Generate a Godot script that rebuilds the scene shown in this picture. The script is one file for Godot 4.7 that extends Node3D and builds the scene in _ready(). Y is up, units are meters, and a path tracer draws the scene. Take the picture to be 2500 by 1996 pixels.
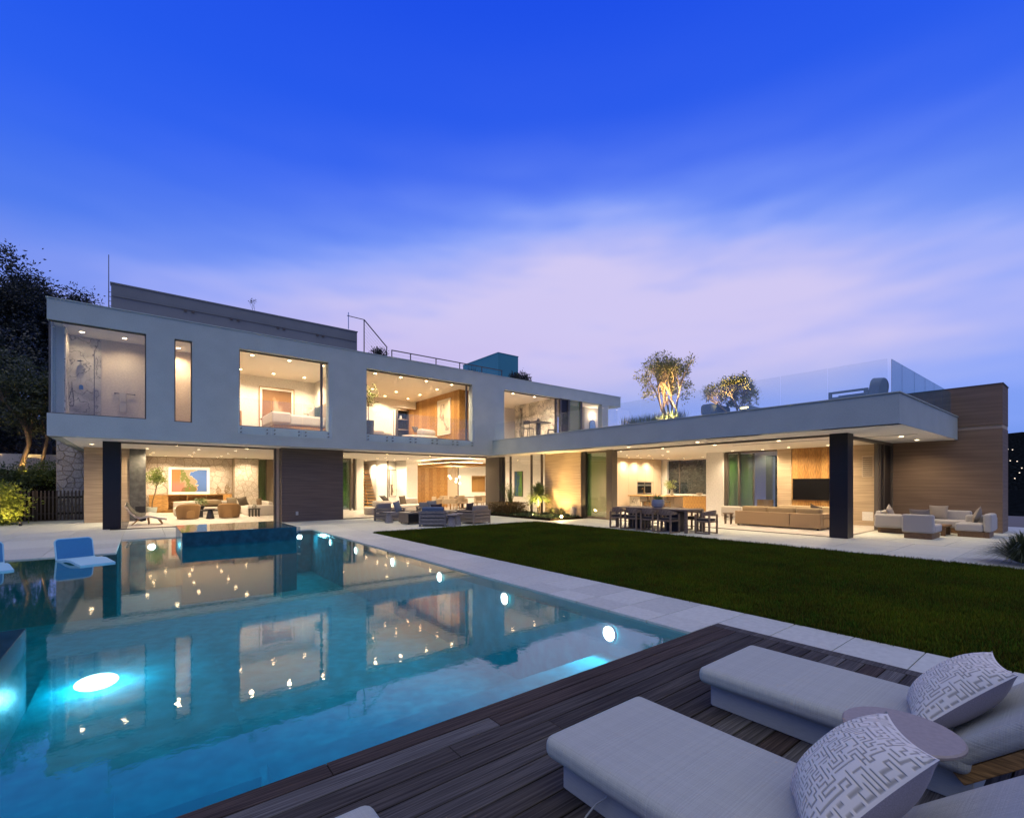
extends Node3D
# A flat-roofed two-storey house with a pool at dusk. Units are metres, y is up; the patio is y = 0.
# The house stands square to the axes: the long facade is z = -20, the terrace wing runs along x = 14.43.

var M := {}
var T := {}
var used := {}
var rng := RandomNumberGenerator.new()
var house: Node3D


class MB:
	var v := PackedVector3Array()
	var n := PackedVector3Array()
	var u := PackedVector2Array()
	var xf := Transform3D.IDENTITY

	func at(p: Vector3, turn := 0.0, tilt := 0.0, roll := 0.0) -> MB:
		xf = Transform3D(Basis.from_euler(Vector3(tilt, turn, roll)), p)
		return self

	func t3(a: Vector3, b: Vector3, c: Vector3, na: Vector3, nb: Vector3, nc: Vector3, ua := Vector2(), ub := Vector2(), uc := Vector2()) -> void:
		# a, b, c run anticlockwise seen from outside; Godot wants them clockwise
		v.append(xf * a); v.append(xf * c); v.append(xf * b)
		n.append((xf.basis * na).normalized()); n.append((xf.basis * nc).normalized()); n.append((xf.basis * nb).normalized())
		u.append(ua); u.append(uc); u.append(ub)

	func q(a: Vector3, b: Vector3, c: Vector3, d: Vector3) -> MB:
		var m := (b - a).cross(d - a)
		if m.length_squared() < 1e-14:
			m = (c - b).cross(d - b)
		t3(a, b, c, m, m, m, Vector2(0, 1), Vector2(1, 1), Vector2(1, 0))
		t3(a, c, d, m, m, m, Vector2(0, 1), Vector2(1, 0), Vector2(0, 0))
		return self

	func qn(a: Vector3, b: Vector3, c: Vector3, d: Vector3, na: Vector3, nb: Vector3, nc: Vector3, nd: Vector3) -> void:
		t3(a, b, c, na, nb, nc)
		t3(a, c, d, na, nc, nd)

	func box(x0: float, y0: float, z0: float, x1: float, y1: float, z1: float) -> MB:
		q(Vector3(x0, y0, z1), Vector3(x1, y0, z1), Vector3(x1, y1, z1), Vector3(x0, y1, z1))
		q(Vector3(x1, y0, z0), Vector3(x0, y0, z0), Vector3(x0, y1, z0), Vector3(x1, y1, z0))
		q(Vector3(x1, y0, z1), Vector3(x1, y0, z0), Vector3(x1, y1, z0), Vector3(x1, y1, z1))
		q(Vector3(x0, y0, z0), Vector3(x0, y0, z1), Vector3(x0, y1, z1), Vector3(x0, y1, z0))
		q(Vector3(x0, y1, z1), Vector3(x1, y1, z1), Vector3(x1, y1, z0), Vector3(x0, y1, z0))
		q(Vector3(x0, y0, z0), Vector3(x1, y0, z0), Vector3(x1, y0, z1), Vector3(x0, y0, z1))
		return self

	# box with all edges rounded by r (puff swells the top and bottom like a cushion)
	func rbox(x0: float, y0: float, z0: float, x1: float, y1: float, z1: float, r: float, s := 2, puff := 0.0) -> MB:
		var c := Vector3(x0 + x1, y0 + y1, z0 + z1) / 2
		var h := Vector3(absf(x1 - x0), absf(y1 - y0), absf(z1 - z0)) / 2
		r = minf(r, minf(h.x, minf(h.y, h.z)))
		for face in 6:
			var ax := face / 2
			var sg := 1.0 if face % 2 == 0 else -1.0
			var bx := (ax + 1) % 3
			var cx := (ax + 2) % 3
			var la := _steps(h[bx], r, s, puff > 0)
			var lb := _steps(h[cx], r, s, puff > 0)
			for i in la.size() - 1:
				for j in lb.size() - 1:
					var p := []
					var m := []
					for k in [[i, j], [i + 1, j], [i + 1, j + 1], [i, j + 1]]:
						var w := Vector3.ZERO
						w[ax] = h[ax] * sg; w[bx] = la[k[0]]; w[cx] = lb[k[1]]
						var inn := Vector3(clampf(w.x, r - h.x, h.x - r), clampf(w.y, r - h.y, h.y - r), clampf(w.z, r - h.z, h.z - r))
						var d := (w - inn).normalized() if r > 1e-6 else Vector3.ZERO
						if r <= 1e-6: d[ax] = sg
						var o := inn + d * r
						if puff > 0:
							var fx := 1.0 - pow(o.x / h.x, 2); var fz := 1.0 - pow(o.z / h.z, 2)
							o.y += puff * fx * fz * (1.0 if o.y > 0 else -0.15)
							d = (d + Vector3(o.x / h.x * fz * puff / h.x, 0, o.z / h.z * fx * puff / h.z) * 1.6 * maxf(d.y, 0)).normalized()
						p.append(c + o); m.append(d)
					if sg > 0: qn(p[0], p[1], p[2], p[3], m[0], m[1], m[2], m[3])
					else: qn(p[3], p[2], p[1], p[0], m[3], m[2], m[1], m[0])
		return self

	func _steps(h: float, r: float, s: int, fine: bool) -> Array:
		var a := []
		for i in s + 1: a.append(-h + r * (1.0 - cos(PI / 2 * i / s)) )
		if h - r > 1e-5:
			if fine:
				for i in range(1, 6): a.append(lerpf(r - h, h - r, i / 6.0))
			for i in s + 1: a.append(h - r * (1.0 - cos(PI / 2 * (s - i) / s)))
		else:
			for i in range(1, s + 1): a.append(h - r * (1.0 - cos(PI / 2 * (s - i) / s)))
		return a

	# tapered round bar from a to b
	func bar(a: Vector3, b: Vector3, r0: float, r1 := -1.0, seg := 8, caps := true) -> MB:
		if r1 < 0: r1 = r0
		var w := (b - a).normalized()
		var e := w.cross(Vector3.UP if absf(w.y) < 0.9 else Vector3.RIGHT).normalized()
		var f := w.cross(e)
		for i in seg:
			var d0 := e * cos(TAU * i / seg) + f * sin(TAU * i / seg)
			var d1 := e * cos(TAU * (i + 1) / seg) + f * sin(TAU * (i + 1) / seg)
			qn(a + d0 * r0, a + d1 * r0, b + d1 * r1, b + d0 * r1, d0, d1, d1, d0)
			if caps:
				t3(a, a + d1 * r0, a + d0 * r0, -w, -w, -w)
				t3(b, b + d0 * r1, b + d1 * r1, w, w, w)
		return self

	func path(pts: Array, r, seg := 7) -> MB:
		for i in pts.size() - 1:
			var r0: float = r[i] if r is Array else r
			var r1: float = r[i + 1] if r is Array else r
			bar(pts[i], pts[i + 1], r0, r1, seg)
		return self

	# surface of revolution about y; profile runs from bottom to top as [radius, height]
	func lathe(c: Vector3, prof: Array, seg := 20, sx := 1.0, sz := 1.0) -> MB:
		for k in prof.size() - 1:
			var a: Array = prof[k]
			var b: Array = prof[k + 1]
			var sl := Vector2(b[1] - a[1], a[0] - b[0]).normalized()
			for i in seg:
				var t0 := TAU * i / seg
				var t1 := TAU * (i + 1) / seg
				var d0 := Vector3(cos(t0) * sx, 0, -sin(t0) * sz)
				var d1 := Vector3(cos(t1) * sx, 0, -sin(t1) * sz)
				var n0 := Vector3(cos(t0) * sl.x / sx, sl.y, -sin(t0) * sl.x / sz)
				var n1 := Vector3(cos(t1) * sl.x / sx, sl.y, -sin(t1) * sl.x / sz)
				qn(c + d0 * a[0] + Vector3(0, a[1], 0), c + d1 * a[0] + Vector3(0, a[1], 0), c + d1 * b[0] + Vector3(0, b[1], 0), c + d0 * b[0] + Vector3(0, b[1], 0), n0, n1, n1, n0)
		return self

	func ball(c: Vector3, r: Vector3, seg := 12, rows := 8) -> MB:
		for j in rows:
			for i in seg:
				var p := []
				for k in [[i, j], [i + 1, j], [i + 1, j + 1], [i, j + 1]]:
					var th: float = TAU * k[0] / seg
					var ph: float = -PI / 2 + PI * k[1] / rows
					p.append(Vector3(cos(ph) * cos(th), sin(ph), -cos(ph) * sin(th)))
				qn(c + p[0] * r, c + p[1] * r, c + p[2] * r, c + p[3] * r, p[0] / r, p[1] / r, p[2] / r, p[3] / r)
		return self

	# polygon in x, y (anticlockwise) pushed out from z0 to z1
	func prism(poly: PackedVector2Array, z0: float, z1: float, bevel := 0.0) -> MB:
		if Geometry2D.is_polygon_clockwise(poly): pass
		var area := 0.0
		for i in poly.size(): area += poly[i].cross(poly[(i + 1) % poly.size()])
		if area < 0: poly.reverse()
		var top := poly
		if bevel > 0:
			var o := Geometry2D.offset_polygon(poly, -bevel)
			if o.size() == 1 and o[0].size() == poly.size():
				# keep the order of corners by pairing each with its nearest
				var s := PackedVector2Array()
				for p in poly:
					var best: Vector2 = o[0][0]
					for w in o[0]:
						if w.distance_squared_to(p) < best.distance_squared_to(p): best = w
					s.append(best)
				top = s
		var zb := z1 - (bevel if top != poly else 0.0)
		for i in poly.size():
			var a := poly[i]
			var b := poly[(i + 1) % poly.size()]
			q(Vector3(a.x, a.y, z0), Vector3(b.x, b.y, z0), Vector3(b.x, b.y, zb), Vector3(a.x, a.y, zb))
			if top != poly:
				var c := top[i]
				var d := top[(i + 1) % poly.size()]
				q(Vector3(a.x, a.y, zb), Vector3(b.x, b.y, zb), Vector3(d.x, d.y, z1), Vector3(c.x, c.y, z1))
		var ix := Geometry2D.triangulate_polygon(top)
		for i in range(0, ix.size(), 3):
			var a := top[ix[i]]
			var b := top[ix[i + 1]]
			var c := top[ix[i + 2]]
			if (b - a).cross(c - a) < 0:
				var w := b
				b = c; c = w
			t3(Vector3(a.x, a.y, z1), Vector3(b.x, b.y, z1), Vector3(c.x, c.y, z1), Vector3.BACK, Vector3.BACK, Vector3.BACK)
		ix = Geometry2D.triangulate_polygon(poly)
		for i in range(0, ix.size(), 3):
			var a := poly[ix[i]]
			var b := poly[ix[i + 1]]
			var c := poly[ix[i + 2]]
			if (b - a).cross(c - a) > 0:
				var w := b
				b = c; c = w
			t3(Vector3(a.x, a.y, z0), Vector3(b.x, b.y, z0), Vector3(c.x, c.y, z0), Vector3.FORWARD, Vector3.FORWARD, Vector3.FORWARD)
		return self

	# a wall in x, y with openings [x0, y0, x1, y1]; its face is z = 0, its back z = -th
	func holed(x0: float, y0: float, x1: float, y1: float, th: float, holes: Array) -> MB:
		var xs := [x0, x1]
		var ys := [y0, y1]
		for h in holes:
			for k in [0, 2]:
				if h[k] > x0 + 1e-4 and h[k] < x1 - 1e-4 and not xs.has(h[k]): xs.append(h[k])
			for k in [1, 3]:
				if h[k] > y0 + 1e-4 and h[k] < y1 - 1e-4 and not ys.has(h[k]): ys.append(h[k])
		xs.sort(); ys.sort()
		var solid := func(i: int, j: int) -> bool:
			if i < 0 or j < 0 or i >= xs.size() - 1 or j >= ys.size() - 1: return false
			var cx: float = (xs[i] + xs[i + 1]) / 2
			var cy: float = (ys[j] + ys[j + 1]) / 2
			for h in holes:
				if cx > h[0] and cx < h[2] and cy > h[1] and cy < h[3]: return false
			return true
		for i in xs.size() - 1:
			for j in ys.size() - 1:
				if not solid.call(i, j): continue
				var a: float = xs[i]
				var b: float = xs[i + 1]
				var c: float = ys[j]
				var d: float = ys[j + 1]
				q(Vector3(a, c, 0), Vector3(b, c, 0), Vector3(b, d, 0), Vector3(a, d, 0))
				q(Vector3(b, c, -th), Vector3(a, c, -th), Vector3(a, d, -th), Vector3(b, d, -th))
				if not solid.call(i - 1, j): q(Vector3(a, c, -th), Vector3(a, c, 0), Vector3(a, d, 0), Vector3(a, d, -th))
				if not solid.call(i + 1, j): q(Vector3(b, c, 0), Vector3(b, c, -th), Vector3(b, d, -th), Vector3(b, d, 0))
				if not solid.call(i, j - 1): q(Vector3(a, c, -th), Vector3(b, c, -th), Vector3(b, c, 0), Vector3(a, c, 0))
				if not solid.call(i, j + 1): q(Vector3(a, d, 0), Vector3(b, d, 0), Vector3(b, d, -th), Vector3(a, d, -th))
		return self

	# square throw pillow lying in x, y with its belly along z and slightly drawn-in sides
	func pillow(w: float, h: float, t: float, k := 10) -> MB:
		for side in [1.0, -1.0]:
			for i in k:
				for j in k:
					var p := []
					var m := []
					for e in [[i, j], [i + 1, j], [i + 1, j + 1], [i, j + 1]]:
						p.append(_pp(-1.0 + 2.0 * e[0] / k, -1.0 + 2.0 * e[1] / k, w, h, t, side))
						var g: Vector3 = _pp(-1.0 + 2.0 * e[0] / k + 0.02, -1.0 + 2.0 * e[1] / k, w, h, t, side) - _pp(-1.0 + 2.0 * e[0] / k - 0.02, -1.0 + 2.0 * e[1] / k, w, h, t, side)
						var f: Vector3 = _pp(-1.0 + 2.0 * e[0] / k, -1.0 + 2.0 * e[1] / k + 0.02, w, h, t, side) - _pp(-1.0 + 2.0 * e[0] / k, -1.0 + 2.0 * e[1] / k - 0.02, w, h, t, side)
						m.append(g.cross(f) * side)
					var uv := []
					for e in [[i, j], [i + 1, j], [i + 1, j + 1], [i, j + 1]]: uv.append(Vector2(e[0], e[1]) / k)
					if side > 0:
						t3(p[0], p[1], p[2], m[0], m[1], m[2], uv[0], uv[1], uv[2]); t3(p[0], p[2], p[3], m[0], m[2], m[3], uv[0], uv[2], uv[3])
					else:
						t3(p[0], p[2], p[1], m[0], m[2], m[1], uv[0], uv[2], uv[1]); t3(p[0], p[3], p[2], m[0], m[3], m[2], uv[0], uv[3], uv[2])
		return self

	func _pp(x: float, y: float, w: float, h: float, t: float, s: float) -> Vector3:
		var cx := clampf(x, -1, 1); var cy := clampf(y, -1, 1)
		var f := pow(maxf(0, 1.0 - pow(absf(cx), 2.6)), 0.62) * pow(maxf(0, 1.0 - pow(absf(cy), 2.6)), 0.62)
		return Vector3(w / 2 * x * (1.0 - 0.09 * (1.0 - cy * cy)), h / 2 * y * (1.0 - 0.09 * (1.0 - cx * cx)), s * t / 2 * f)

	# a pointed leaf from p along d, w wide, bent down by sag
	func leaf(p: Vector3, d: Vector3, w: float, sag := 0.0, side := Vector3.ZERO) -> void:
		var s := side if side != Vector3.ZERO else d.cross(Vector3.UP).normalized()
		var mid := p + d * 0.5
		var tip := p + d + Vector3(0, -sag, 0)
		var nn := s.cross(d).normalized()
		t3(p, mid + s * w / 2, mid - s * w / 2, nn, nn, nn)
		t3(mid - s * w / 2, mid + s * w / 2, tip, nn, nn, nn)

	func mesh() -> ArrayMesh:
		var a := []
		a.resize(Mesh.ARRAY_MAX)
		a[Mesh.ARRAY_VERTEX] = v; a[Mesh.ARRAY_NORMAL] = n; a[Mesh.ARRAY_TEX_UV] = u
		var m := ArrayMesh.new()
		m.add_surface_from_arrays(Mesh.PRIMITIVE_TRIANGLES, a)
		return m


func V(x: float, y: float, z: float) -> Vector3:
	return Vector3(x, y, z)


func mb() -> MB:
	return MB.new()


func numbered(s: String) -> String:
	var k: int = used.get(s, 0)
	used[s] = k + 1
	return s if k == 0 else "%s_%03d" % [s, k]


func tag(o: Node, label: String, category: String, group := "", kind := "") -> Node:
	if label: o.set_meta("label", label)
	if category: o.set_meta("category", category)
	if group: o.set_meta("group", group)
	if kind: o.set_meta("kind", kind)
	return o


# a thing made of parts
func thing(called: String, label: String, category: String, p := Vector3.ZERO, turn := 0.0, group := "") -> Node3D:
	var o := Node3D.new()
	o.name = numbered(called)
	add_child(o)
	o.position = p; o.rotation.y = turn
	tag(o, label, category, group)
	return o


# a part, or with no parent a top-level mesh
func part(parent: Node, called: String, b, m: Material) -> MeshInstance3D:
	var o := MeshInstance3D.new()
	o.name = called if parent else numbered(called)
	o.mesh = b.mesh() if b is MB else b
	o.material_override = m
	if parent: parent.add_child(o, true)
	else: add_child(o)
	return o


func solo(called: String, label: String, category: String, b, m: Material, group := "") -> MeshInstance3D:
	var o := part(null, called, b, m)
	tag(o, label, category, group)
	return o


func setting(called: String, b, m: Material) -> MeshInstance3D:
	var o := part(null, called, b, m)
	o.set_meta("kind", "structure")
	return o


func setting_node(called: String) -> Node3D:
	var o := Node3D.new()
	o.name = numbered(called)
	add_child(o)
	o.set_meta("kind", "structure")
	return o


func copy(o: Node3D, called: String, p: Vector3, turn: float, label := "", group := "") -> Node3D:
	var c: Node3D = o.duplicate()
	c.name = numbered(called)
	add_child(c)
	c.position = p; c.rotation.y = turn
	if label: c.set_meta("label", label)
	if group: c.set_meta("group", group)
	return c


# ---------- textures and materials ----------
func lin(r: float, g: float, b: float) -> Color:
	return Color(r, g, b).linear_to_srgb()


func noise_image(size: int, freq: float, octaves: int, lo: float, hi: float, sd: int, warp := 0.0, ridge := false, contrast := 1.0) -> Image:
	var f := FastNoiseLite.new()
	f.seed = sd; f.frequency = freq; f.fractal_octaves = octaves
	f.noise_type = FastNoiseLite.TYPE_SIMPLEX_SMOOTH
	f.fractal_type = FastNoiseLite.FRACTAL_RIDGED if ridge else FastNoiseLite.FRACTAL_FBM
	if warp > 0:
		f.domain_warp_enabled = true; f.domain_warp_amplitude = warp; f.domain_warp_frequency = freq * 0.7
	var g := f.get_seamless_image(size, size)
	g.convert(Image.FORMAT_RGB8)
	for y in size:
		for x in size:
			var k := clampf((g.get_pixel(x, y).r - 0.5) * contrast + 0.5, 0, 1)
			k = lerpf(lo, hi, k)
			g.set_pixel(x, y, Color(k, k, k))
	return g


func tex(im: Image) -> ImageTexture:
	return ImageTexture.create_from_image(im)


func mat(c: Color, rough := 0.8, map := "", sc := Vector3.ONE, bump := "", bump_cm := 0.0, metal := 0.0) -> StandardMaterial3D:
	var m := StandardMaterial3D.new()
	m.albedo_color = c; m.roughness = rough; m.metallic = metal
	if map:
		m.albedo_texture = T[map]
		m.uv1_triplanar = true; m.uv1_world_triplanar = true; m.uv1_triplanar_sharpness = 8.0; m.uv1_scale = sc
	if bump:
		m.heightmap_enabled = true; m.heightmap_texture = T[bump]; m.heightmap_scale = bump_cm
		m.uv1_triplanar = true; m.uv1_world_triplanar = true; m.uv1_triplanar_sharpness = 8.0; m.uv1_scale = sc
	return m


func own(m: StandardMaterial3D) -> StandardMaterial3D:
	m.uv1_world_triplanar = false
	return m


func cloth(c: Color, sc := 3.0) -> StandardMaterial3D:
	var m := mat(c, 0.95, "weave", V(sc, sc, sc), "weave", 0.12)
	m.rim_enabled = true; m.rim = 0.25; m.rim_tint = 0.6
	return own(m)


func glow(c: Color, e: float) -> StandardMaterial3D:
	var m := StandardMaterial3D.new()
	m.albedo_color = Color(0.9, 0.9, 0.9); m.emission_enabled = true; m.emission = c; m.emission_energy_multiplier = e
	return m


func pane(c: Color, alpha := 0.04, spec := 0.5) -> StandardMaterial3D:
	var m := StandardMaterial3D.new()
	m.albedo_color = Color(c.r, c.g, c.b, alpha); m.roughness = 0.02
	m.transparency = BaseMaterial3D.TRANSPARENCY_ALPHA; m.metallic_specular = spec
	return m


func make_materials() -> void:
	T.fine = tex(noise_image(512, 0.06, 4, 0.91, 1.0, 11))
	T.blotch = tex(noise_image(512, 0.012, 4, 0.78, 1.0, 12, 0.0, false, 1.3))
	T.grain = tex(noise_image(512, 0.02, 5, 0.62, 1.0, 13, 8.0, false, 1.6))
	T.streak = tex(noise_image(512, 0.03, 4, 0.86, 1.0, 14, 0.0, false, 1.5))
	T.vein = tex(vein_image(512, 15))
	T.slate = tex(noise_image(512, 0.014, 5, 0.75, 1.0, 16, 40.0, false, 1.4))
	T.weave = tex(weave_image(256))
	T.stone = tex(noise_image(512, 0.03, 5, 0.80, 1.0, 17, 0.0, false, 1.5))
	T.wall = tex(wall_image(512))
	T.linen = tex(linen_image(512, 0.12))
	T.heather = tex(linen_image(512, 0.0))
	T.turf = tex(noise_image(512, 0.05, 4, 0.45, 1.0, 18, 0.0, false, 1.5))
	var rip := NoiseTexture2D.new()
	rip.width = 512; rip.height = 512; rip.seamless = true; rip.as_normal_map = true; rip.bump_strength = 6.0
	var rn := FastNoiseLite.new()
	rn.seed = 21; rn.frequency = 0.018; rn.fractal_octaves = 3; rn.noise_type = FastNoiseLite.TYPE_SIMPLEX_SMOOTH
	rip.noise = rn
	T.ripple = rip

	M.stucco = mat(lin(0.47, 0.535, 0.515), 0.92, "wall", V(0.22, 0.22, 0.22), "wall", 0.5)
	M.parapet_grey = mat(lin(0.20, 0.22, 0.23), 0.92, "wall", V(0.22, 0.22, 0.22))  # same wall texture as the stucco, in a darker grey
	M.white = mat(lin(0.80, 0.77, 0.72), 0.85, "fine", V(0.35, 0.35, 0.35))
	M.ceil = mat(lin(0.82, 0.79, 0.74), 0.85)
	M.floor_in = mat(lin(0.62, 0.58, 0.52), 0.35, "blotch", V(0.4, 0.4, 0.4))
	M.floor_up = mat(lin(0.50, 0.38, 0.25), 0.5, "grain", V(0.25, 4, 4))
	for k in 4:
		var d: float = [1.0, 0.93, 1.06, 0.97][k]
		M["paver%d" % k] = mat(lin(0.52 * d, 0.54 * d, 0.47 * d), 0.6, "fine", V(0.31 + 0.05 * k, 0.31, 0.37), "fine", 0.05)
	M.joint = mat(lin(0.12, 0.11, 0.10), 0.95)
	M.bronze = mat(lin(0.030, 0.027, 0.028), 0.42, "fine", V(1, 1, 1), "", 0.0, 0.5)
	M.frame = mat(lin(0.125, 0.105, 0.085), 0.45, "fine", V(1, 1, 1), "", 0.0, 0.3)
	M.black = mat(lin(0.012, 0.012, 0.013), 0.4)
	M.oak = mat(lin(0.54, 0.275, 0.07), 0.5, "grain", V(5, 0.35, 5))
	M.oak1 = mat(lin(0.47, 0.23, 0.055), 0.5, "grain", V(5.3, 0.31, 4.6))
	M.oak2 = mat(lin(0.60, 0.33, 0.095), 0.5, "grain", V(4.6, 0.4, 5.5))
	M.oak_h = mat(lin(0.54, 0.29, 0.08), 0.5, "grain", V(0.4, 5, 5))
	M.tanboard = mat(lin(0.50, 0.38, 0.25), 0.75, "streak", V(0.035, 1.0, 0.035), "streak", 0.15)
	M.brownboard = mat(lin(0.135, 0.10, 0.078), 0.8, "streak", V(0.035, 0.9, 0.035), "streak", 0.2)
	M.bigboard = mat(lin(0.215, 0.145, 0.095), 0.8, "streak", V(0.035, 0.8, 0.035), "streak", 0.25)
	M.slate = mat(lin(0.105, 0.105, 0.098), 0.35, "slate", V(0.6, 0.6, 0.6))
	M.marble = mat(lin(0.74, 0.72, 0.67), 0.25, "vein", V(0.42, 0.42, 0.42))
	M.marble_dark = mat(lin(0.50, 0.49, 0.46), 0.25, "vein", V(0.36, 0.36, 0.36))
	for k in 3:
		var d: float = [1.0, 0.9, 1.08][k]
		M["stone%d" % k] = mat(lin(0.62 * d, 0.54 * d, 0.45 * d), 0.9, "stone", V(0.9 + 0.2 * k, 0.9, 0.9), "stone", 1.2)
		M["gstone%d" % k] = mat(lin(0.46 * d, 0.44 * d, 0.42 * d), 0.9, "stone", V(0.9 + 0.2 * k, 0.9, 0.9), "stone", 1.2)
	M.mortar = mat(lin(0.27, 0.22, 0.16), 0.95)
	M.cabinet = mat(lin(0.55, 0.44, 0.32), 0.5, "fine", V(0.4, 0.4, 0.4))
	M.glass = pane(Color(0.8, 0.9, 0.9), 0.02)
	M.glass_rail = pane(Color(0.55, 0.8, 0.85), 0.05)
	M.glass_blue = pane(lin(0.04, 0.16, 0.22), 0.45)
	M.glass_green = pane(lin(0.07, 0.17, 0.04), 0.42)
	M.steel = mat(lin(0.45, 0.45, 0.45), 0.3, "", V(1, 1, 1), "", 0.0, 0.9)
	M.led = glow(Color(1.0, 0.88, 0.68), 24.0)
	M.tile_pool = mat(lin(0.0, 0.26, 0.33), 0.95, "blotch", V(0.5, 0.5, 0.5))
	M.tile_pool.metallic_specular = 0.1
	M.tile_dark = mat(lin(0.006, 0.065, 0.10), 0.2, "blotch", V(0.6, 0.6, 0.6))
	var w := pane(lin(0.0, 0.33, 0.32), 0.40, 0.7)
	w.clearcoat_enabled = true; w.clearcoat = 1.0; w.clearcoat_roughness = 0.02
	w.normal_enabled = true; w.normal_texture = T.ripple; w.normal_scale = 0.02
	w.uv1_triplanar = true; w.uv1_world_triplanar = true; w.uv1_scale = V(0.8, 0.8, 0.8)
	M.water = w
	for k in 5:
		var d: Array = [[0.085, 0.076, 0.070], [0.064, 0.057, 0.054], [0.110, 0.103, 0.098], [0.084, 0.064, 0.055], [0.150, 0.145, 0.140]][k]
		M["deck%d" % k] = mat(lin(d[0], d[1], d[2]), 0.8, "grain", V(0.12, 6, 5.0 + 0.7 * k), "grain", 0.15)
		M["deck%d" % k].metallic_specular = 0.25
	M.lawn = mat(lin(0.06, 0.10, 0.015), 1.0, "turf", V(0.7, 0.7, 0.7))
	M.soil = mat(lin(0.04, 0.03, 0.02), 1.0, "turf", V(1, 1, 1))
	M.teal = mat(lin(0.05, 0.25, 0.33), 0.9, "fine", V(0.8, 0.8, 0.8))
	M.hill = mat(lin(0.012, 0.016, 0.018), 1.0, "turf", V(0.02, 0.02, 0.02))
	for k in ["hill", "soil", "lawn"]: M[k].specular_mode = BaseMaterial3D.SPECULAR_DISABLED


func vein_image(size: int, sd: int) -> Image:
	var f := FastNoiseLite.new()
	f.seed = sd; f.frequency = 0.007; f.fractal_octaves = 4; f.noise_type = FastNoiseLite.TYPE_SIMPLEX_SMOOTH
	var a := f.get_seamless_image(size, size)
	f.seed = sd + 1; f.frequency = 0.012
	var b := f.get_seamless_image(size, size)
	f.seed = sd + 2; f.frequency = 0.004; f.fractal_octaves = 3
	var c := f.get_seamless_image(size, size)
	var im := Image.create(size, size, false, Image.FORMAT_RGB8)
	for y in size:
		for x in size:
			var p := absf(a.get_pixel(x, y).r - 0.5) * 2.0
			var s := absf(b.get_pixel(x, y).r - 0.5) * 2.0
			var k := 1.0 - 0.50 * exp(-p * 30.0) - 0.22 * exp(-s * 36.0)
			k *= lerpf(0.74, 1.0, clampf(c.get_pixel(x, y).r * 2.2 - 0.6, 0, 1))
			im.set_pixel(x, y, Color(k, k * 0.985, k * 0.95))
	return im


func weave_image(size: int) -> Image:
	var g := noise_image(size, 0.09, 3, 0.0, 1.0, 33)
	var im := Image.create(size, size, false, Image.FORMAT_RGB8)
	for y in size:
		for x in size:
			var k := 0.86 + 0.07 * sin(TAU * x * 48.0 / size) * sin(TAU * y * 48.0 / size) + 0.14 * (g.get_pixel(x, y).r - 0.5)
			im.set_pixel(x, y, Color(k, k, k))
	return im


# fine plaster grain over broad, faint weathering
func wall_image(size: int) -> Image:
	var a := noise_image(size, 0.22, 2, 0.0, 1.0, 61)
	var b := noise_image(size, 0.008, 4, 0.0, 1.0, 62, 0.0, false, 1.5)
	var im := Image.create(size, size, false, Image.FORMAT_RGB8)
	for y in size:
		for x in size:
			var k := 0.88 + 0.07 * a.get_pixel(x, y).r + 0.03 * (b.get_pixel(x, y).r - 0.5)
			im.set_pixel(x, y, Color(k, k, k))
	return im


# heathered linen: single threads over soft wrinkles
func linen_image(size: int, soft: float) -> Image:
	var r := RandomNumberGenerator.new()
	r.seed = 71
	var w := noise_image(size, 0.011, 3, 0.0, 1.0, 72, 30.0, false, 1.4)
	var cols := []
	for i in size: cols.append(r.randf())
	var im := Image.create(size, size, false, Image.FORMAT_RGB8)
	for y in size:
		var row := r.randf()
		for x in size:
			var k: float = 0.80 + 0.07 * cols[x] + 0.07 * row + 0.05 * r.randf() + soft * (w.get_pixel(x, y).r - 0.5)
			im.set_pixel(x, y, Color(k, k, k))
	return im


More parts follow.
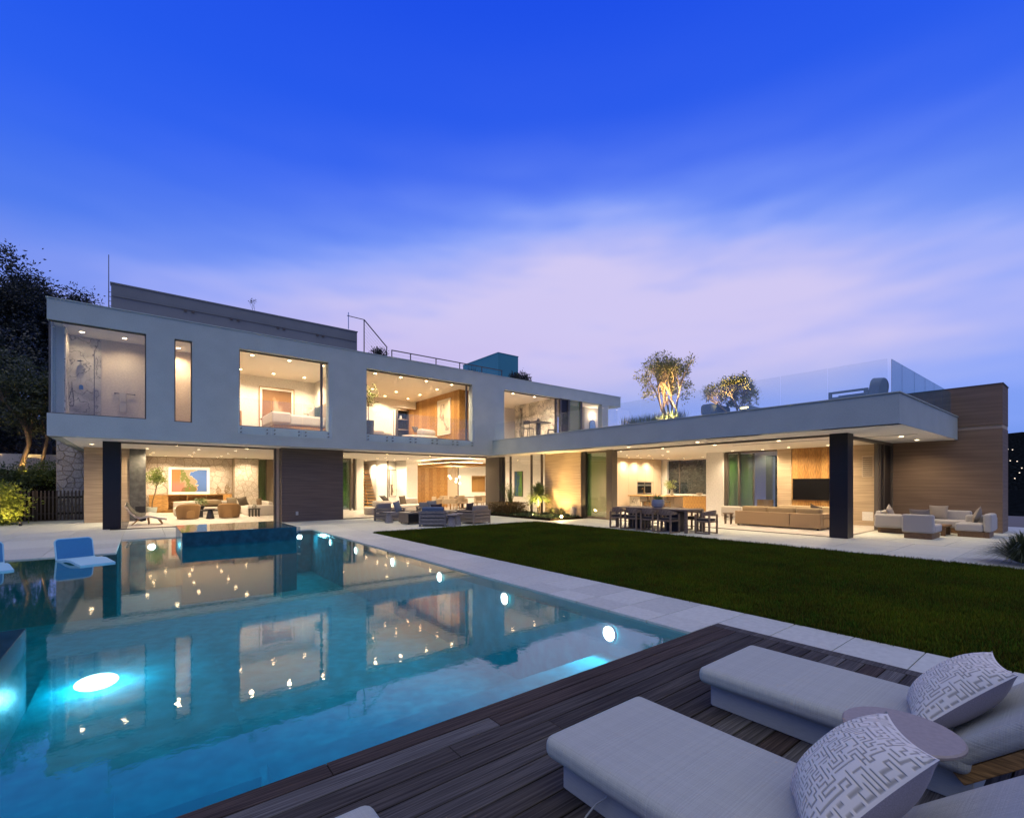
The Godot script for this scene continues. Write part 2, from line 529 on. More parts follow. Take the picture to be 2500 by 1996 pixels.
func sky_image() -> Image:
	var w := 1024
	var h := 512
	var im := Image.create(w, h, false, Image.FORMAT_RGBAF)
	var f := FastNoiseLite.new()
	f.seed = 5; f.frequency = 1.0; f.fractal_octaves = 4; f.noise_type = FastNoiseLite.TYPE_SIMPLEX_SMOOTH
	var base := [[-90.0, V(0.02, 0.03, 0.05)], [-4.0, V(0.03, 0.045, 0.09)], [0.0, V(0.10, 0.23, 0.58)], [6.0, V(0.10, 0.25, 0.68)], [13.0, V(0.09, 0.24, 0.76)], [20.0, V(0.052, 0.185, 0.83)], [30.0, V(0.020, 0.115, 0.87)], [46.0, V(0.013, 0.078, 0.80)], [90.0, V(0.012, 0.062, 0.64)]]
	var amp := [[-90.0, 0.0], [-3.0, 0.0], [0.0, 0.42], [7.0, 0.55], [13.0, 0.86], [19.0, 1.0], [24.0, 0.78], [29.0, 0.36], [33.0, 0.12], [38.0, 0.02], [46.0, 0.0], [90.0, 0.0]]
	for j in h:
		var el := 90.0 - 180.0 * (j + 0.5) / h
		var b0 := V(0, 0, 0)
		for k in base.size() - 1:
			if el >= base[k][0] and el <= base[k + 1][0]: b0 = (base[k][1] as Vector3).lerp(base[k + 1][1], (el - base[k][0]) / (base[k + 1][0] - base[k][0]))
		var a0 := 0.0
		for k in amp.size() - 1:
			if el >= amp[k][0] and el <= amp[k + 1][0]: a0 = lerpf(amp[k][1], amp[k + 1][1], smoothstep(0, 1, (el - amp[k][0]) / (amp[k + 1][0] - amp[k][0])))
		for i in w:
			var az := 360.0 * (i + 0.5) / w
			var da := fposmod(az - 47.0 + 180.0, 360.0) - 180.0
			var dir := V(sin(deg_to_rad(az)) * cos(deg_to_rad(el)), sin(deg_to_rad(el)), -cos(deg_to_rad(az)) * cos(deg_to_rad(el)))
			var streak := f.get_noise_3d(dir.x * 2.2, dir.y * 9.0, dir.z * 2.2)
			var g := a0 * (exp(-pow(da / lerpf(52.0, 30.0, smoothstep(12.0, 27.0, el)), 2)) + 0.05)
			var wisp := f.get_noise_3d(dir.x * 5.0 + 9.0, dir.y * 26.0, dir.z * 5.0)
			var gg := clampf(g * (1.0 + 0.30 * streak + 0.22 * wisp), 0, 1)
			var c := b0.lerp(V(0.24, 0.37, 0.97), clampf(gg * 2.2, 0, 1)).lerp(V(0.64, 0.59, 0.90).lerp(V(0.36, 0.46, 0.82), smoothstep(15.0, 6.0, el)), smoothstep(0.25, 0.95, gg))
			# low pink band on the left, added behind the camera to warm facades
			var belt := exp(-pow((el - 12.0) / 7.0, 2)) * (1.0 - 0.96 * exp(-pow((da - 45.0) / 60.0, 2)))
			if el > 0: c = c.lerp(V(0.48, 0.36, 0.76), clampf(belt * (0.28 + 0.3 * streak), 0, 1))
			im.set_pixel(i, j, Color(c.x, c.y, c.z, 1))
	return im


func _ready() -> void:
	rng.seed = 7
	var cam := Camera3D.new()
	cam.name = "camera"
	add_child(cam)
	cam.position = V(0, 1.6, 0)
	cam.rotation.y = -atan2(902.0, 1148.0)
	cam.near = 0.05; cam.far = 3000.0
	# a shift lens: the horizon lies 181 of 1996 rows below the middle and uprights stay upright
	cam.set_frustum(2.0 * 0.05 * 998.0 / 1148.0, Vector2(0, 0.05 * 181.0 / 1148.0), 0.05, 3000.0)
	cam.current = true
	var we := WorldEnvironment.new()
	we.name = "environment"
	var env := Environment.new()
	env.background_mode = Environment.BG_SKY
	var sk := Sky.new()
	var pm := PanoramaSkyMaterial.new()
	pm.panorama = tex(sky_image())
	sk.sky_material = pm
	env.sky = sk
	env.tonemap_mode = Environment.TONE_MAPPER_LINEAR
	env.tonemap_exposure = 1.0
	env.background_energy_multiplier = 1.0
	env.sdfgi_enabled = true; env.ssao_enabled = true; env.ssil_enabled = true
	we.environment = env
	add_child(we)
	var sun := DirectionalLight3D.new()
	sun.name = "warm_fill"
	add_child(sun)
	sun.light_energy = 0.48; sun.light_color = Color(1.0, 0.96, 0.58); sun.light_angular_distance = 80.0  # added warm fill from behind the camera, offsets the blue sky
	sun.shadow_enabled = true
	sun.look_at_from_position(V(-4, 16, 5), V(0, 0, 0))
	make_materials()
	build_ground()
	build_pool()
	build_house()
	build_rooms()
	build_outdoor()
	build_indoor()
	build_garden()


func build_ground() -> void:
	# terrain: one sheet to the horizon, low under the patio
	var g := mb()
	g.q(V(-1500, -2.6, 1500), V(1500, -2.6, 1500), V(1500, -2.6, -1500), V(-1500, -2.6, -1500))
	setting("ground", g, M.hill)
	# patio slabs: a dark bed with stone pavers on it
	var pa := setting_node("patio")
	var bed := mb()
	for r in [[-9.0, -34.0, -0.48, -14.15], [-0.48, -34.0, 34.0, -17.14], [4.62, -17.14, 34.0, -14.66], [12.75, -14.66, 34.0, 4.0], [-9.0, -14.15, -6.0, 5.0]]:
		bed.box(r[0], -2.5, r[1], r[2], -0.03, r[3])
	part(pa, "bedding", bed, M.joint)
	var k := 0
	var cache := {}
	for zone in [[-8.0, -21.0, -0.48, -14.15, 1.19, 1.14], [-0.48, -21.0, 4.62, -17.14, 1.02, 0.965], [4.62, -21.0, 13.6, -14.66, 1.1225, 1.056], [12.75, -14.66, 16.0, 1.4, 1.0833, 1.1471], [16.0, -5.0, 25.0, 1.0, 1.125, 1.2], [-8.0, -27.6, -0.9, -21.0, 1.183, 1.1]]:
		var nx := int(round((zone[2] - zone[0]) / zone[4]))
		var nz := int(round((zone[3] - zone[1]) / zone[5]))
		var sx: float = (zone[2] - zone[0]) / nx
		var sz: float = (zone[3] - zone[1]) / nz
		var key := "%.3f,%.3f" % [sx, sz]
		if not cache.has(key): cache[key] = mb().rbox(-sx / 2 + 0.004, -0.03, -sz / 2 + 0.004, sx / 2 - 0.004, 0.0, sz / 2 - 0.004, 0.004, 1).mesh()
		for i in nx:
			for j in nz:
				var o := part(pa, "paver", cache[key], M["paver%d" % (hash(k * 77) % 4)])
				o.position = V(zone[0] + sx * (i + 0.5), 0.001 * (hash(k * 13) % 3), zone[1] + sz * (j + 0.5))
				k += 1
	# the stone border between pool and lawn, two rows
	var co := setting_node("pool_coping")
	part(co, "bedding", mb().box(4.62, -2.5, -14.66, 5.83, -0.03, -2.71).box(5.165, -2.5, -2.71, 5.83, -0.03, 4.0), M.joint)
	var a := mb().rbox(-0.2, -0.03, -0.279, 0.2, 0.004, 0.279, 0.005, 1).mesh()
	var b := mb().rbox(-0.394, -0.03, -0.279, 0.394, 0.0, 0.279, 0.005, 1).mesh()
	var c := mb().rbox(-0.26, -0.03, -0.279, 0.394, 0.0, 0.279, 0.005, 1).mesh()
	for i in range(-21, 8):
		var z := -2.775 + 0.566 * (i + 0.5)
		var o: MeshInstance3D
		if i < 0:
			o = part(co, "paver", a, M["paver%d" % (hash(i * 31) % 4)])
			o.position = V(4.824, 0, z)
		o = part(co, "paver", b if i < 0 else c, M["paver%d" % (hash(i * 57 + 3) % 4)])
		o.position = V(5.43, 0.0, z)
	# deck boards beside the pool
	var dk := setting_node("deck")
	part(dk, "bedding", mb().box(-4.0, -2.5, -2.70, 5.13, -0.06, 4.0), M.black)
	var row := 0
	var z0 := -2.765
	while z0 < 2.2:
		var x := 5.022
		var w := 0.139
		while x > -4.0:
			var len := rng.randf_range(1.9, 3.6)
			if row == 0: len = 4.2
			var x1 := maxf(x - len, -4.0)
			var o := part(dk, "plank", mb().rbox(x1 + 0.0015, -0.035, 0, x - 0.0015, rng.randf_range(0.003, 0.006), w - 0.005, 0.005, 1), M["deck%d" % [0, 1, 2, 3, 0, 1, 2, 0, 4, 3, 1][rng.randi() % 11]])
			o.position.z = z0
			x = x1
		z0 += 0.1435; row += 1
	for i in 3:
		var o := part(dk, "plank", mb().rbox(5.026, -0.035, -2.765 + i * 2.3, 5.158, 0.006, -2.768 + (i + 1) * 2.3, 0.004, 1), M.deck_edge if M.has("deck_edge") else M.deck2)
		o.set_meta("label", "border board running across the ends of the deck boards")
	# lawn
	setting("lawn", mb().box(5.835, -2.5, -14.655, 12.745, -0.012, 6.0), M.lawn)
	var tuft := mb()
	for i in 16:
		var an := rng.randf() * TAU
		var d := V(cos(an), 0, sin(an)) * rng.randf_range(0.008, 0.035) + V(0, rng.randf_range(0.035, 0.075), 0)
		tuft.leaf(V(rng.randf_range(-0.04, 0.04), 0, rng.randf_range(-0.04, 0.04)), d, 0.0055, 0.008)
	var mm := MultiMesh.new()
	mm.transform_format = MultiMesh.TRANSFORM_3D
	mm.use_colors = true
	mm.mesh = tuft.mesh()
	var spots := []
	var count := 85000
	for i in count:
		var px := rng.randf_range(5.835, 12.75)
		var pz := rng.randf_range(-14.66, 2.5)
		spots.append(Vector2(px, pz))
	mm.instance_count = count
	var nz2 := FastNoiseLite.new()
	nz2.seed = 3; nz2.frequency = 0.5
	for i in count:
		var s := rng.randf_range(0.7, 1.45)
		mm.set_instance_transform(i, Transform3D(Basis(Vector3.UP, rng.randf() * TAU).scaled(V(s, s, s)), V(spots[i].x, -0.014, spots[i].y)))
		var t := nz2.get_noise_2d(spots[i].x, spots[i].y)
		mm.set_instance_color(i, Color(0.060 + 0.03 * t + rng.randf_range(-0.02, 0.03), 0.084 + 0.035 * t + rng.randf_range(-0.025, 0.025), 0.008))
	var mi := MultiMeshInstance3D.new()
	mi.name = "grass"
	mi.multimesh = mm
	var gm := mat(Color.WHITE, 0.8)
	gm.vertex_color_use_as_albedo = true
	gm.metallic_specular = 0.12
	gm.backlight_enabled = true; gm.backlight = Color(0.25, 0.3, 0.1)
	mi.material_override = gm
	add_child(mi)
	tag(mi, "short mown green lawn grass beside the pool border", "grass", "", "stuff")


func build_pool() -> void:
	var p := setting_node("swimming_pool")
	var y := -1.45
	# shell: floor and walls; left of x = -0.95 the pool is wide only beyond z = -6.93
	part(p, "floor", mb().box(-6.2, y - 0.2, -17.14, 4.62, y, -2.7), M.tile_pool)
	part(p, "wall", mb().box(4.60, y, -17.12, 4.62, -0.032, -2.72), M.tile_pool)
	part(p, "wall", mb().box(-0.46, y, -17.14, 4.60, -0.032, -17.12), M.tile_pool)
	part(p, "wall", mb().box(-6.2, y, -14.17, -0.48, -0.032, -14.15), M.tile_pool)
	part(p, "wall", mb().box(-0.48, y, -17.12, -0.46, -0.032, -14.15), M.tile_pool)
	part(p, "wall", mb().box(-1.3, y, -2.74, 4.60, -0.062, -2.72), M.tile_pool)
	part(p, "wall", mb().box(-6.2, y, -14.15, -6.0, -0.04, -6.0), M.tile_pool)
	part(p, "bench", mb().box(0.75, y, -4.0, 4.60, -0.55, -2.74), M.tile_pool)
	part(p, "bench", mb().box(-0.949, y, -8.3, 0.75, -0.75, -4.205), M.tile_pool)
	part(p, "step", mb().box(-0.95, y, -4.2, -0.15, -0.5, -2.74), M.tile_pool)
	# overflow wall: a raised tiled wall on the left
	part(p, "overflow_wall", mb().rbox(-1.35, y, -6.93, -0.95, 0.10, 3.0, 0.006, 1), M.tile_dark)
	part(p, "overflow_wall", mb().rbox(-6.2, y, -6.93, -1.35, 0.098, -6.6, 0.006, 1), M.tile_dark)
	part(p, "catch_basin", mb().box(-6.0, -2.0, -6.59, -1.351, -0.35, 3.0), M.tile_dark)
	# dark waterline tiles along the border
	part(p, "waterline_tile", mb().box(4.585, -0.16, -17.1, 4.599, -0.033, -2.75), M.tile_dark)
	part(p, "waterline_tile", mb().box(-0.45, -0.16, -17.118, 4.58, -0.033, -17.105), M.tile_dark)
	# water: flush with the border
	var w := mb()
	var wy := -0.022
	for r in [[-0.48, -17.13, 0.76, -14.15], [0.76, -17.13, 3.46, -16.95], [3.46, -17.13, 4.615, -14.15], [-6.0, -14.16, -0.95, -6.94], [-0.95, -14.15, 4.615, -2.73]]:
		w.q(V(r[0], wy, r[3]), V(r[2], wy, r[3]), V(r[2], wy, r[1]), V(r[0], wy, r[1]))
	setting("water", w, M.water)
	# raised spa with water spilling level with its rim
	var s := thing("spa", "raised square spa of dark blue tiles with glass corners at pool's far end", "spa")
	part(s, "wall", mb().rbox(0.76, y, -14.56, 3.46, 0.355, -14.36, 0.008, 1), M.tile_dark)
	part(s, "wall", mb().rbox(0.76, y, -16.95, 3.46, 0.355, -16.8, 0.008, 1), M.tile_dark)
	part(s, "wall", mb().rbox(0.76, y, -16.8, 0.90, 0.355, -14.56, 0.008, 1), M.tile_dark)
	part(s, "wall", mb().rbox(3.32, y, -16.8, 3.46, 0.355, -14.56, 0.008, 1), M.tile_dark)
	part(s, "seat", mb().box(0.90, -0.5, -16.8, 3.32, -0.1, -14.56), M.tile_pool)
	part(s, "water", mb().q(V(0.765, 0.362, -14.365), V(3.455, 0.362, -14.365), V(3.455, 0.362, -16.945), V(0.765, 0.362, -16.945)), M.water)
	part(s, "glass_corner", mb().box(0.745, -0.2, -14.37, 0.757, 0.37, -14.0), M.glass_rail)
	part(s, "glass_corner", mb().box(3.463, -0.2, -14.37, 3.475, 0.37, -14.0), M.glass_rail)
	for x in [1.7, 2.65]:
		lamp_under(s, V(x, 0.05, -16.70), 0.5, true)
	# underwater lamps
	for a in [[4.575, -0.235, -14.9, "sixth"], [4.575, -0.235, -12.7, "fifth"], [4.575, -0.235, -10.3, "fourth"], [4.575, -0.235, -8.1, "third"], [4.575, -0.25, -6.0, "second"], [4.575, -0.27, -3.85, "first"]]:
		var t := thing("pool_light", "underwater lamp in the pool wall along the lawn, %s counting from the deck" % a[3], "pool light", V(a[0], a[1], a[2]), PI / 2, "pool lamps along the lawn side")
		lamp_under(t, V(0, 0, 0), 1.5, false)
	var t := thing("pool_light", "underwater lamp in the far pool wall beside the spa", "pool light", V(4.2, -0.235, -17.09), 0.0)
	lamp_under(t, V(0, 0, 0), 1.5, false)
	t = thing("pool_light", "underwater lamp in the far pool wall behind the spa's glass end", "pool light", V(0.2, -0.235, -17.09), 0.0)
	lamp_under(t, V(0, 0, 0), 1.3, false)
	t = thing("pool_light", "large bright dome lamp on the pool floor by the overflow wall", "pool light", V(-0.42, -0.72, -7.25), 0.0)
	part(t, "lamp_lens", mb().ball(V(0, 0.02, 0), V(0.2, 0.07, 0.2), 20, 10), glow(Color(0.80, 1.0, 1.0), 9.0))
	var o := OmniLight3D.new()
	o.name = "bulb_light"
	t.add_child(o)
	o.position = V(0, 0.03, 0); o.light_energy = 6.0; o.light_color = Color(0.45, 0.88, 1.0); o.light_size = 0.05; o.omni_range = 14.0; o.shadow_enabled = true; o.omni_attenuation = 2.0


func lamp_under(t: Node3D, p: Vector3, e: float, small: bool) -> void:
	# local +z points into the water... turned things use their own axes
	var r := 0.06 if small else 0.085
	var inward := -1.0 if absf(t.rotation.y) > 0.1 else 1.0
	var lens := mb()
	lens.ball(p + V(0, 0, inward * 0.012), V(r, r, 0.02), 16, 8)
	var ring := mb()
	ring.xf = Transform3D(Basis(Vector3.RIGHT, PI / 2 * inward), p)
	ring.lathe(Vector3.ZERO, [[r * 1.35, 0.0], [r * 1.3, 0.018], [r * 1.1, 0.022], [r * 1.0, 0.004]], 24)
	part(t, "rim", ring, M.steel)
	part(t, "lamp_lens", lens, glow(Color(0.85, 1.0, 1.0), 22.0))
	var o := SpotLight3D.new()
	o.name = "bulb_light"
	t.add_child(o, true)
	o.position = p + V(0, 0, inward * 0.06)
	o.rotation = Vector3(-0.12, 0.0 if inward < 0 else PI, 0)
	o.light_energy = e * 2.2; o.light_color = Color(0.40, 0.87, 1.0); o.light_size = 0.05; o.spot_range = 12.0; o.spot_angle = 78.0; o.spot_angle_attenuation = 1.0; o.shadow_enabled = true; o.spot_attenuation = 2.0


func hp(called: String, b, m: Material) -> MeshInstance3D:
	return part(house, called, b, m)


var ring_mesh: ArrayMesh
var disc_mesh: ArrayMesh


func downlight(x: float, y: float, z: float, e := 1.0) -> void:
	if ring_mesh == null:
		ring_mesh = mb().lathe(Vector3.ZERO, [[0.062, -0.001], [0.068, -0.008], [0.084, -0.006], [0.088, 0.0]], 16).mesh()
		disc_mesh = mb().lathe(Vector3.ZERO, [[0.0, -0.004], [0.062, -0.004], [0.062, 0.0]], 16).mesh()
	var o := part(house, "downlight", disc_mesh, M.led)
	o.position = V(x, y, z)
	part(o, "trim_ring", ring_mesh, M.ceil)
	var l := SpotLight3D.new()
	l.name = "downlight_beam"
	o.add_child(l)
	l.position = V(0, -0.03, 0)
	l.rotation.x = -PI / 2
	l.spot_angle = 72.0; l.spot_angle_attenuation = 0.9; l.spot_range = 14.0; l.spot_attenuation = 2.0
	l.light_energy = e * gain; l.light_color = warm; l.light_size = 0.05; l.shadow_enabled = true


var gain := 8.6
var warm := Color(1.0, 0.89, 0.735)


# flat crazy-paving stones filling a rectangle, face towards +z of the given transform
func stones(parent: Node, x0: float, y0: float, x1: float, y1: float, size: float, xf: Transform3D, mats: Array, sd: int) -> void:
	var r := RandomNumberGenerator.new()
	r.seed = sd
	var pts := []
	var nx := int(ceil((x1 - x0) / size))
	var ny := int(ceil((y1 - y0) / (size * 0.8)))
	for i in range(-1, nx + 1):
		for j in range(-1, ny + 1):
			pts.append(Vector2(x0 + (i + 0.5 + r.randf_range(-0.48, 0.48)) * (x1 - x0) / nx, y0 + (j + 0.5 + r.randf_range(-0.48, 0.48)) * (y1 - y0) / ny))
	for i in pts.size():
		var c: Vector2 = pts[i]
		var poly := PackedVector2Array([Vector2(x0, y0), Vector2(x1, y0), Vector2(x1, y1), Vector2(x0, y1)])
		for j in pts.size():
			if i == j or c.distance_to(pts[j]) > size * 4: continue
			var d: Vector2 = (pts[j] - c)
			var m: Vector2 = c + d / 2
			var dn := d.normalized()
			var out := PackedVector2Array()
			for k in poly.size():
				var a := poly[k]
				var b := poly[(k + 1) % poly.size()]
				var da := (a - m).dot(dn)
				var db := (b - m).dot(dn)
				if da <= 0: out.append(a)
				if (da < 0 and db > 0) or (da > 0 and db < 0): out.append(a.lerp(b, da / (da - db)))
			poly = out
			if poly.size() < 3: break
		if poly.size() < 3: continue
		var s := Geometry2D.offset_polygon(poly, -0.009)
		if s.is_empty() or s[0].size() < 3: continue
		var b := mb()
		b.xf = xf
		b.prism(s[0], 0.0, 0.02 + r.randf_range(0.0, 0.028), 0.012)
		part(parent, "stone", b, mats[r.randi() % mats.size()])


# upright boards side by side along x (axis 0) or z (axis 2), face towards the viewer side
func boards(called: String, parent: Node, axis: int, from: float, to: float, widths: Array, y0: float, y1: float, face: float, depth: float, mats: Array) -> void:
	var p := from
	var k := 0
	var dir := signf(to - from)
	while absf(to - p) > 0.02:
		var w: float = minf(widths[k % widths.size()], absf(to - p))
		var a := minf(p, p + dir * w) + 0.002
		var b := maxf(p, p + dir * w) - 0.002
		var off := 0.001 * (k % 3)
		var g := mb()
		if axis == 0: g.rbox(a, y0, face - depth, b, y1, face + off, 0.003, 1)
		else: g.rbox(face - off, y0, a, face + depth, y1, b, 0.003, 1)
		part(parent, called, g, mats[(k * 7 + k / 3) % mats.size()])
		p += dir * w
		k += 1


func build_house() -> void:
	house = thing("modern_house", "flat roofed two storey white stucco house with lit glass walls and terrace wing", "house")
	# --- upper storey facade, face z = -20 ---
	var holes := [[-2.5, 3.745, 0.09, 6.61], [0.86, 3.73, 1.37, 6.60], [2.82, 3.73, 6.05, 6.61], [7.66, 3.73, 13.16, 6.60], [15.19, 3.72, 23.03, 6.60], [14.43, 3.0, 25.0, 3.72], [23.60, 3.0, 25.0, 6.60]]
	hp("facade_wall", mb().at(V(0, 0, -20)).holed(-2.3, 3.05, 24.84, 7.25, 0.35, holes), M.stucco)
	# left end wall, face x = -2.3, with the corner window's return
	var e := mb()
	e.xf = Transform3D(Basis(Vector3.UP, -PI / 2), V(-2.3, 0, -20.35))
	e.holed(-12.6, 3.05, 0.0, 7.25, 0.3, [[-0.5, 3.745, 0.2, 6.61]])
	hp("end_wall", e, M.stucco)
	hp("end_wall", mb().box(24.5, 6.60, -33.0, 24.84, 7.25, -20.36), M.stucco)
	hp("coping_cap", mb().rbox(-2.33, 7.25, -20.37, 24.87, 7.285, -19.975, 0.006, 1), M.stucco)
	hp("roof_slab", mb().box(-2.0, 6.66, -33.0, 24.5, 7.02, -20.351), M.ceil)
	hp("floor_slab", mb().box(-2.0, 3.05, -33.0, 14.43, 3.68, -20.351), M.ceil)
	hp("soffit", mb().box(-2.299, 3.05, -26.0, -2.0, 3.2, -20.36), M.ceil)
	hp("upper_floor", mb().box(-2.0, 3.68, -33.0, 14.43, 3.70, -20.36), M.floor_up)
	hp("upper_floor", mb().box(14.43, 3.70, -33.0, 24.8, 3.715, -20.02), M.floor_up)
	hp("back_wall", mb().box(-2.3, 3.05, -33.3, 24.8, 7.02, -33.0), M.stucco)
	# --- terrace wing roof: fascia faces x = 14.43 and z = -3.16 ---
	hp("terrace_slab", mb().box(14.43, 3.05, -33.0, 21.48, 3.70, -3.17), M.ceil)
	hp("terrace_slab", mb().box(21.48, 3.05, -33.0, 26.2, 3.70, -9.0), M.ceil)
	hp("fascia", mb().at(V(14.428, 0, 0), -PI / 2).holed(-20.002, 3.05, -3.16, 3.80, 0.3, []), M.stucco)
	hp("fascia", mb().box(14.73, 3.052, -3.46, 18.6, 3.80, -3.16), M.stucco)
	hp("fascia_panel", mb().rbox(18.602, 3.05, -3.46, 21.48, 3.802, -3.157, 0.004, 1), M.stucco)
	hp("fascia_cap", mb().rbox(14.40, 3.80, -20.0, 14.75, 3.83, -3.13, 0.005, 1), M.stucco)
	hp("fascia_cap", mb().rbox(14.752, 3.802, -3.47, 21.48, 3.83, -3.13, 0.005, 1), M.stucco)
	hp("soffit_groove", mb().box(17.9, 3.042, -9.0, 17.94, 3.0495, -3.5), M.frame)
	# --- slider tracks in the soffit ---
	hp("door_track", mb().box(-0.6, 2.99, -21.47, 4.36, 3.049, -21.36), M.frame)
	hp("door_track", mb().box(6.97, 2.99, -21.47, 15.0, 3.049, -21.36), M.frame)
	hp("door_track", mb().box(16.14, 2.99, -13.3, 16.26, 3.049, -5.1), M.frame)
	hp("floor_track", mb().box(-0.6, -0.02, -21.46, 4.36, 0.006, -21.36), M.frame)
	hp("floor_track", mb().box(6.97, -0.02, -21.46, 15.0, 0.006, -21.36), M.frame)
	hp("floor_track", mb().box(16.14, -0.02, -13.3, 16.26, 0.006, -5.15), M.frame)
	# --- dark columns ---
	hp("column", mb().rbox(-1.09, 0.0, -21.92, -0.60, 3.049, -21.43, 0.008, 1), M.bronze)
	hp("column", mb().rbox(15.93, 0.0, -5.12, 16.42, 3.049, -4.66, 0.008, 1), M.bronze)
	for y in [0.85, 1.95]:
		hp("column_joint", mb().box(15.926, y, -5.124, 16.424, y + 0.008, -4.656), M.black)
	# --- ground floor walls ---
	hp("brown_wall", mb().rbox(4.46, 0.0, -21.6, 6.96, 3.049, -20.92, 0.006, 1), M.brownboard)
	hp("wall_socket", mb().rbox(5.0, 0.27, -20.93, 5.1, 0.42, -20.90, 0.008, 1), M.steel)
	hp("door_jamb", mb().box(4.36, 0.0, -21.75, 4.455, 3.049, -21.3), M.cabinet)
	hp("door_frame", mb().box(4.27, 0.0, -21.47, 4.36, 2.99, -21.37), M.frame)
	hp("tan_wall", mb().box(-1.86, 0.0, -26.0, -0.44, 3.049, -25.45), M.tanboard)
	var sw := hp("stone_wall", mb().box(-2.98, -0.3, -33.0, -1.862, 4.4, -28.45), M.mortar)
	stones(sw, -2.97, -0.2, -1.87, 4.3, 0.34, Transform3D(Basis(), V(0, 0, -28.45)), [M.gstone0, M.gstone1, M.gstone2], 3)
	hp("slate_chimney", mb().rbox(-0.438, 0.0, -27.6, 0.10, 3.049, -25.40, 0.005, 1), M.slate)
	hp("hearth_opening", mb().box(-0.25, 0.35, -25.403, 0.08, 0.62, -25.395), M.black)
	hp("inner_wall", mb().box(-0.2, 0.0, -32.2, 0.10, 3.049, -27.6), M.white)
	# back wall of the left room, faced with pale stones
	var bw := hp("stone_wall", mb().box(0.10, 0.0, -32.4, 6.6, 3.049, -32.0), M.mortar)
	stones(bw, 0.12, 0.02, 4.15, 3.03, 0.42, Transform3D(Basis(), V(0, 0, -32.0)), [M.stone0, M.stone1, M.stone2], 5)
	var bw2 := hp("stone_panel", mb().box(4.16, 0.0, -32.0, 5.42, 3.049, -31.3), M.mortar)
	stones(bw2, 4.18, 0.02, 5.40, 3.03, 0.36, Transform3D(Basis(), V(0, 0, -31.3)), [M.stone0, M.stone1, M.stone2], 6)
	hp("inner_window", mb().box(5.5, 0.45, -31.98, 5.9, 3.0, -31.94), M.glass_green)
	var wf := mb()
	for r in [[5.44, 0.4, 5.5, 3.04], [5.9, 0.4, 5.96, 3.04], [5.5, 0.4, 5.9, 0.45]]: wf.box(r[0], r[1], -31.99, r[2], r[3], -31.9)
	hp("window_frame", wf, M.frame)
	hp("room_wall", mb().box(6.5, 0.0, -32.0, 6.68, 3.049, -21.6), M.white)
	hp("ground_floor", mb().box(-0.44, -0.025, -33.0, 6.9, 0.004, -21.47), M.floor_in)
	hp("ground_floor", mb().box(6.9, -0.025, -33.0, 26.0, 0.004, -21.47), M.floor_in)
	hp("ground_floor", mb().box(16.26, -0.025, -21.46, 26.0, 0.004, -5.0), M.floor_in)
	# middle room
	hp("room_wall", mb().box(6.7, 0.0, -33.0, 6.97, 3.049, -21.6), M.white)
	hp("room_wall", mb().box(9.9, 0.0, -27.9, 10.32, 3.049, -27.42), M.white)
	hp("room_wall", mb().box(10.6, 0.0, -31.2, 13.2, 3.049, -31.0), M.white)
	hp("room_wall", mb().box(11.72, 0.0, -31.0, 12.43, 3.049, -28.92), M.white)
	hp("wall_post", mb().box(12.43, 0.0, -29.0, 12.51, 3.049, -28.86), M.frame)
	hp("room_wall", mb().box(12.51, 0.0, -29.2, 14.1, 3.049, -28.92), M.white)
	hp("room_wall", mb().box(13.05, 0.0, -28.92, 13.82, 3.049, -27.36), M.white)
	boards("oak_panel", house, 0, 14.1, 16.40, [0.29], 0.0, 2.62, -28.0, 0.05, [M.oak, M.oak1, M.oak2])
	hp("room_wall", mb().box(14.1, 0.0, -28.3, 16.4, 3.049, -28.06), M.white)
	hp("room_wall", mb().box(16.41, 0.0, -28.3, 17.2, 3.049, -28.0), M.cabinet)
	hp("wall_post", mb().box(17.2, 0.0, -28.1, 17.27, 3.049, -27.97), M.frame)
	hp("room_wall", mb().at(V(0, 0, -28.0)).holed(17.27, 0.0, 20.8, 3.049, 0.28, [[18.42, 1.03, 19.7, 2.06]]), M.white)
	hp("niche_back", mb().box(18.3, 0.95, -28.4, 19.8, 2.12, -28.27), M.oak_h)
	var nf := mb()
	for r in [[18.36, 0.97, 18.42, 2.12], [19.7, 0.97, 19.76, 2.12], [18.42, 0.97, 19.7, 1.03], [18.42, 2.06, 19.7, 2.12]]: nf.box(r[0], r[1], -28.2, r[2], r[3], -27.97)
	hp("niche_frame", nf, M.oak_h)
	hp("room_wall", mb().box(20.5, 0.0, -27.99, 20.8, 3.049, -17.45), M.white)
	# wood canopy over the dining table with a light cove on top
	var cn := hp("ceiling_canopy", mb().rbox(13.98, 2.62, -27.95, 16.35, 2.80, -23.35, 0.004, 1), M.oak_h)
	part(cn, "cove_light", mb().box(14.1, 2.802, -27.8, 14.16, 2.815, -23.5), M.led)
	part(cn, "cove_light", mb().box(14.2, 2.802, -23.56, 16.2, 2.815, -23.5), M.led)
	for a in [[V(14.13, 2.83, -25.6), V(0.1, 4.2, 0), 0.35], [V(15.2, 2.83, -23.53), V(2.0, 0.1, 0), 0.35]]:
		var l := AreaLight3D.new()
		l.name = "cove_light_strip"
		cn.add_child(l, true)
		l.area_size = Vector2(a[1].x, a[1].y); l.position = a[0]; l.rotation.x = PI / 2
		l.light_energy = 1.6; l.light_color = warm; l.shadow_enabled = true; l.area_range = 10.0
	# stacked bronze sliders at the inner corner
	for k in 3:
		hp("slider_panel", mb().rbox(15.02 + 0.09 * k, 0.0, -21.5 + 0.12 * k, 15.08 + 0.09 * k, 3.0, -20.2 + 0.1 * k, 0.004, 1), M.frame)
	# wing side, x = 16: glass, board wall, bronze framed glass, then open sliders
	hp("window_glass", mb().box(15.74, 0.12, -20.15, 15.76, 3.0, -17.62), M.glass)
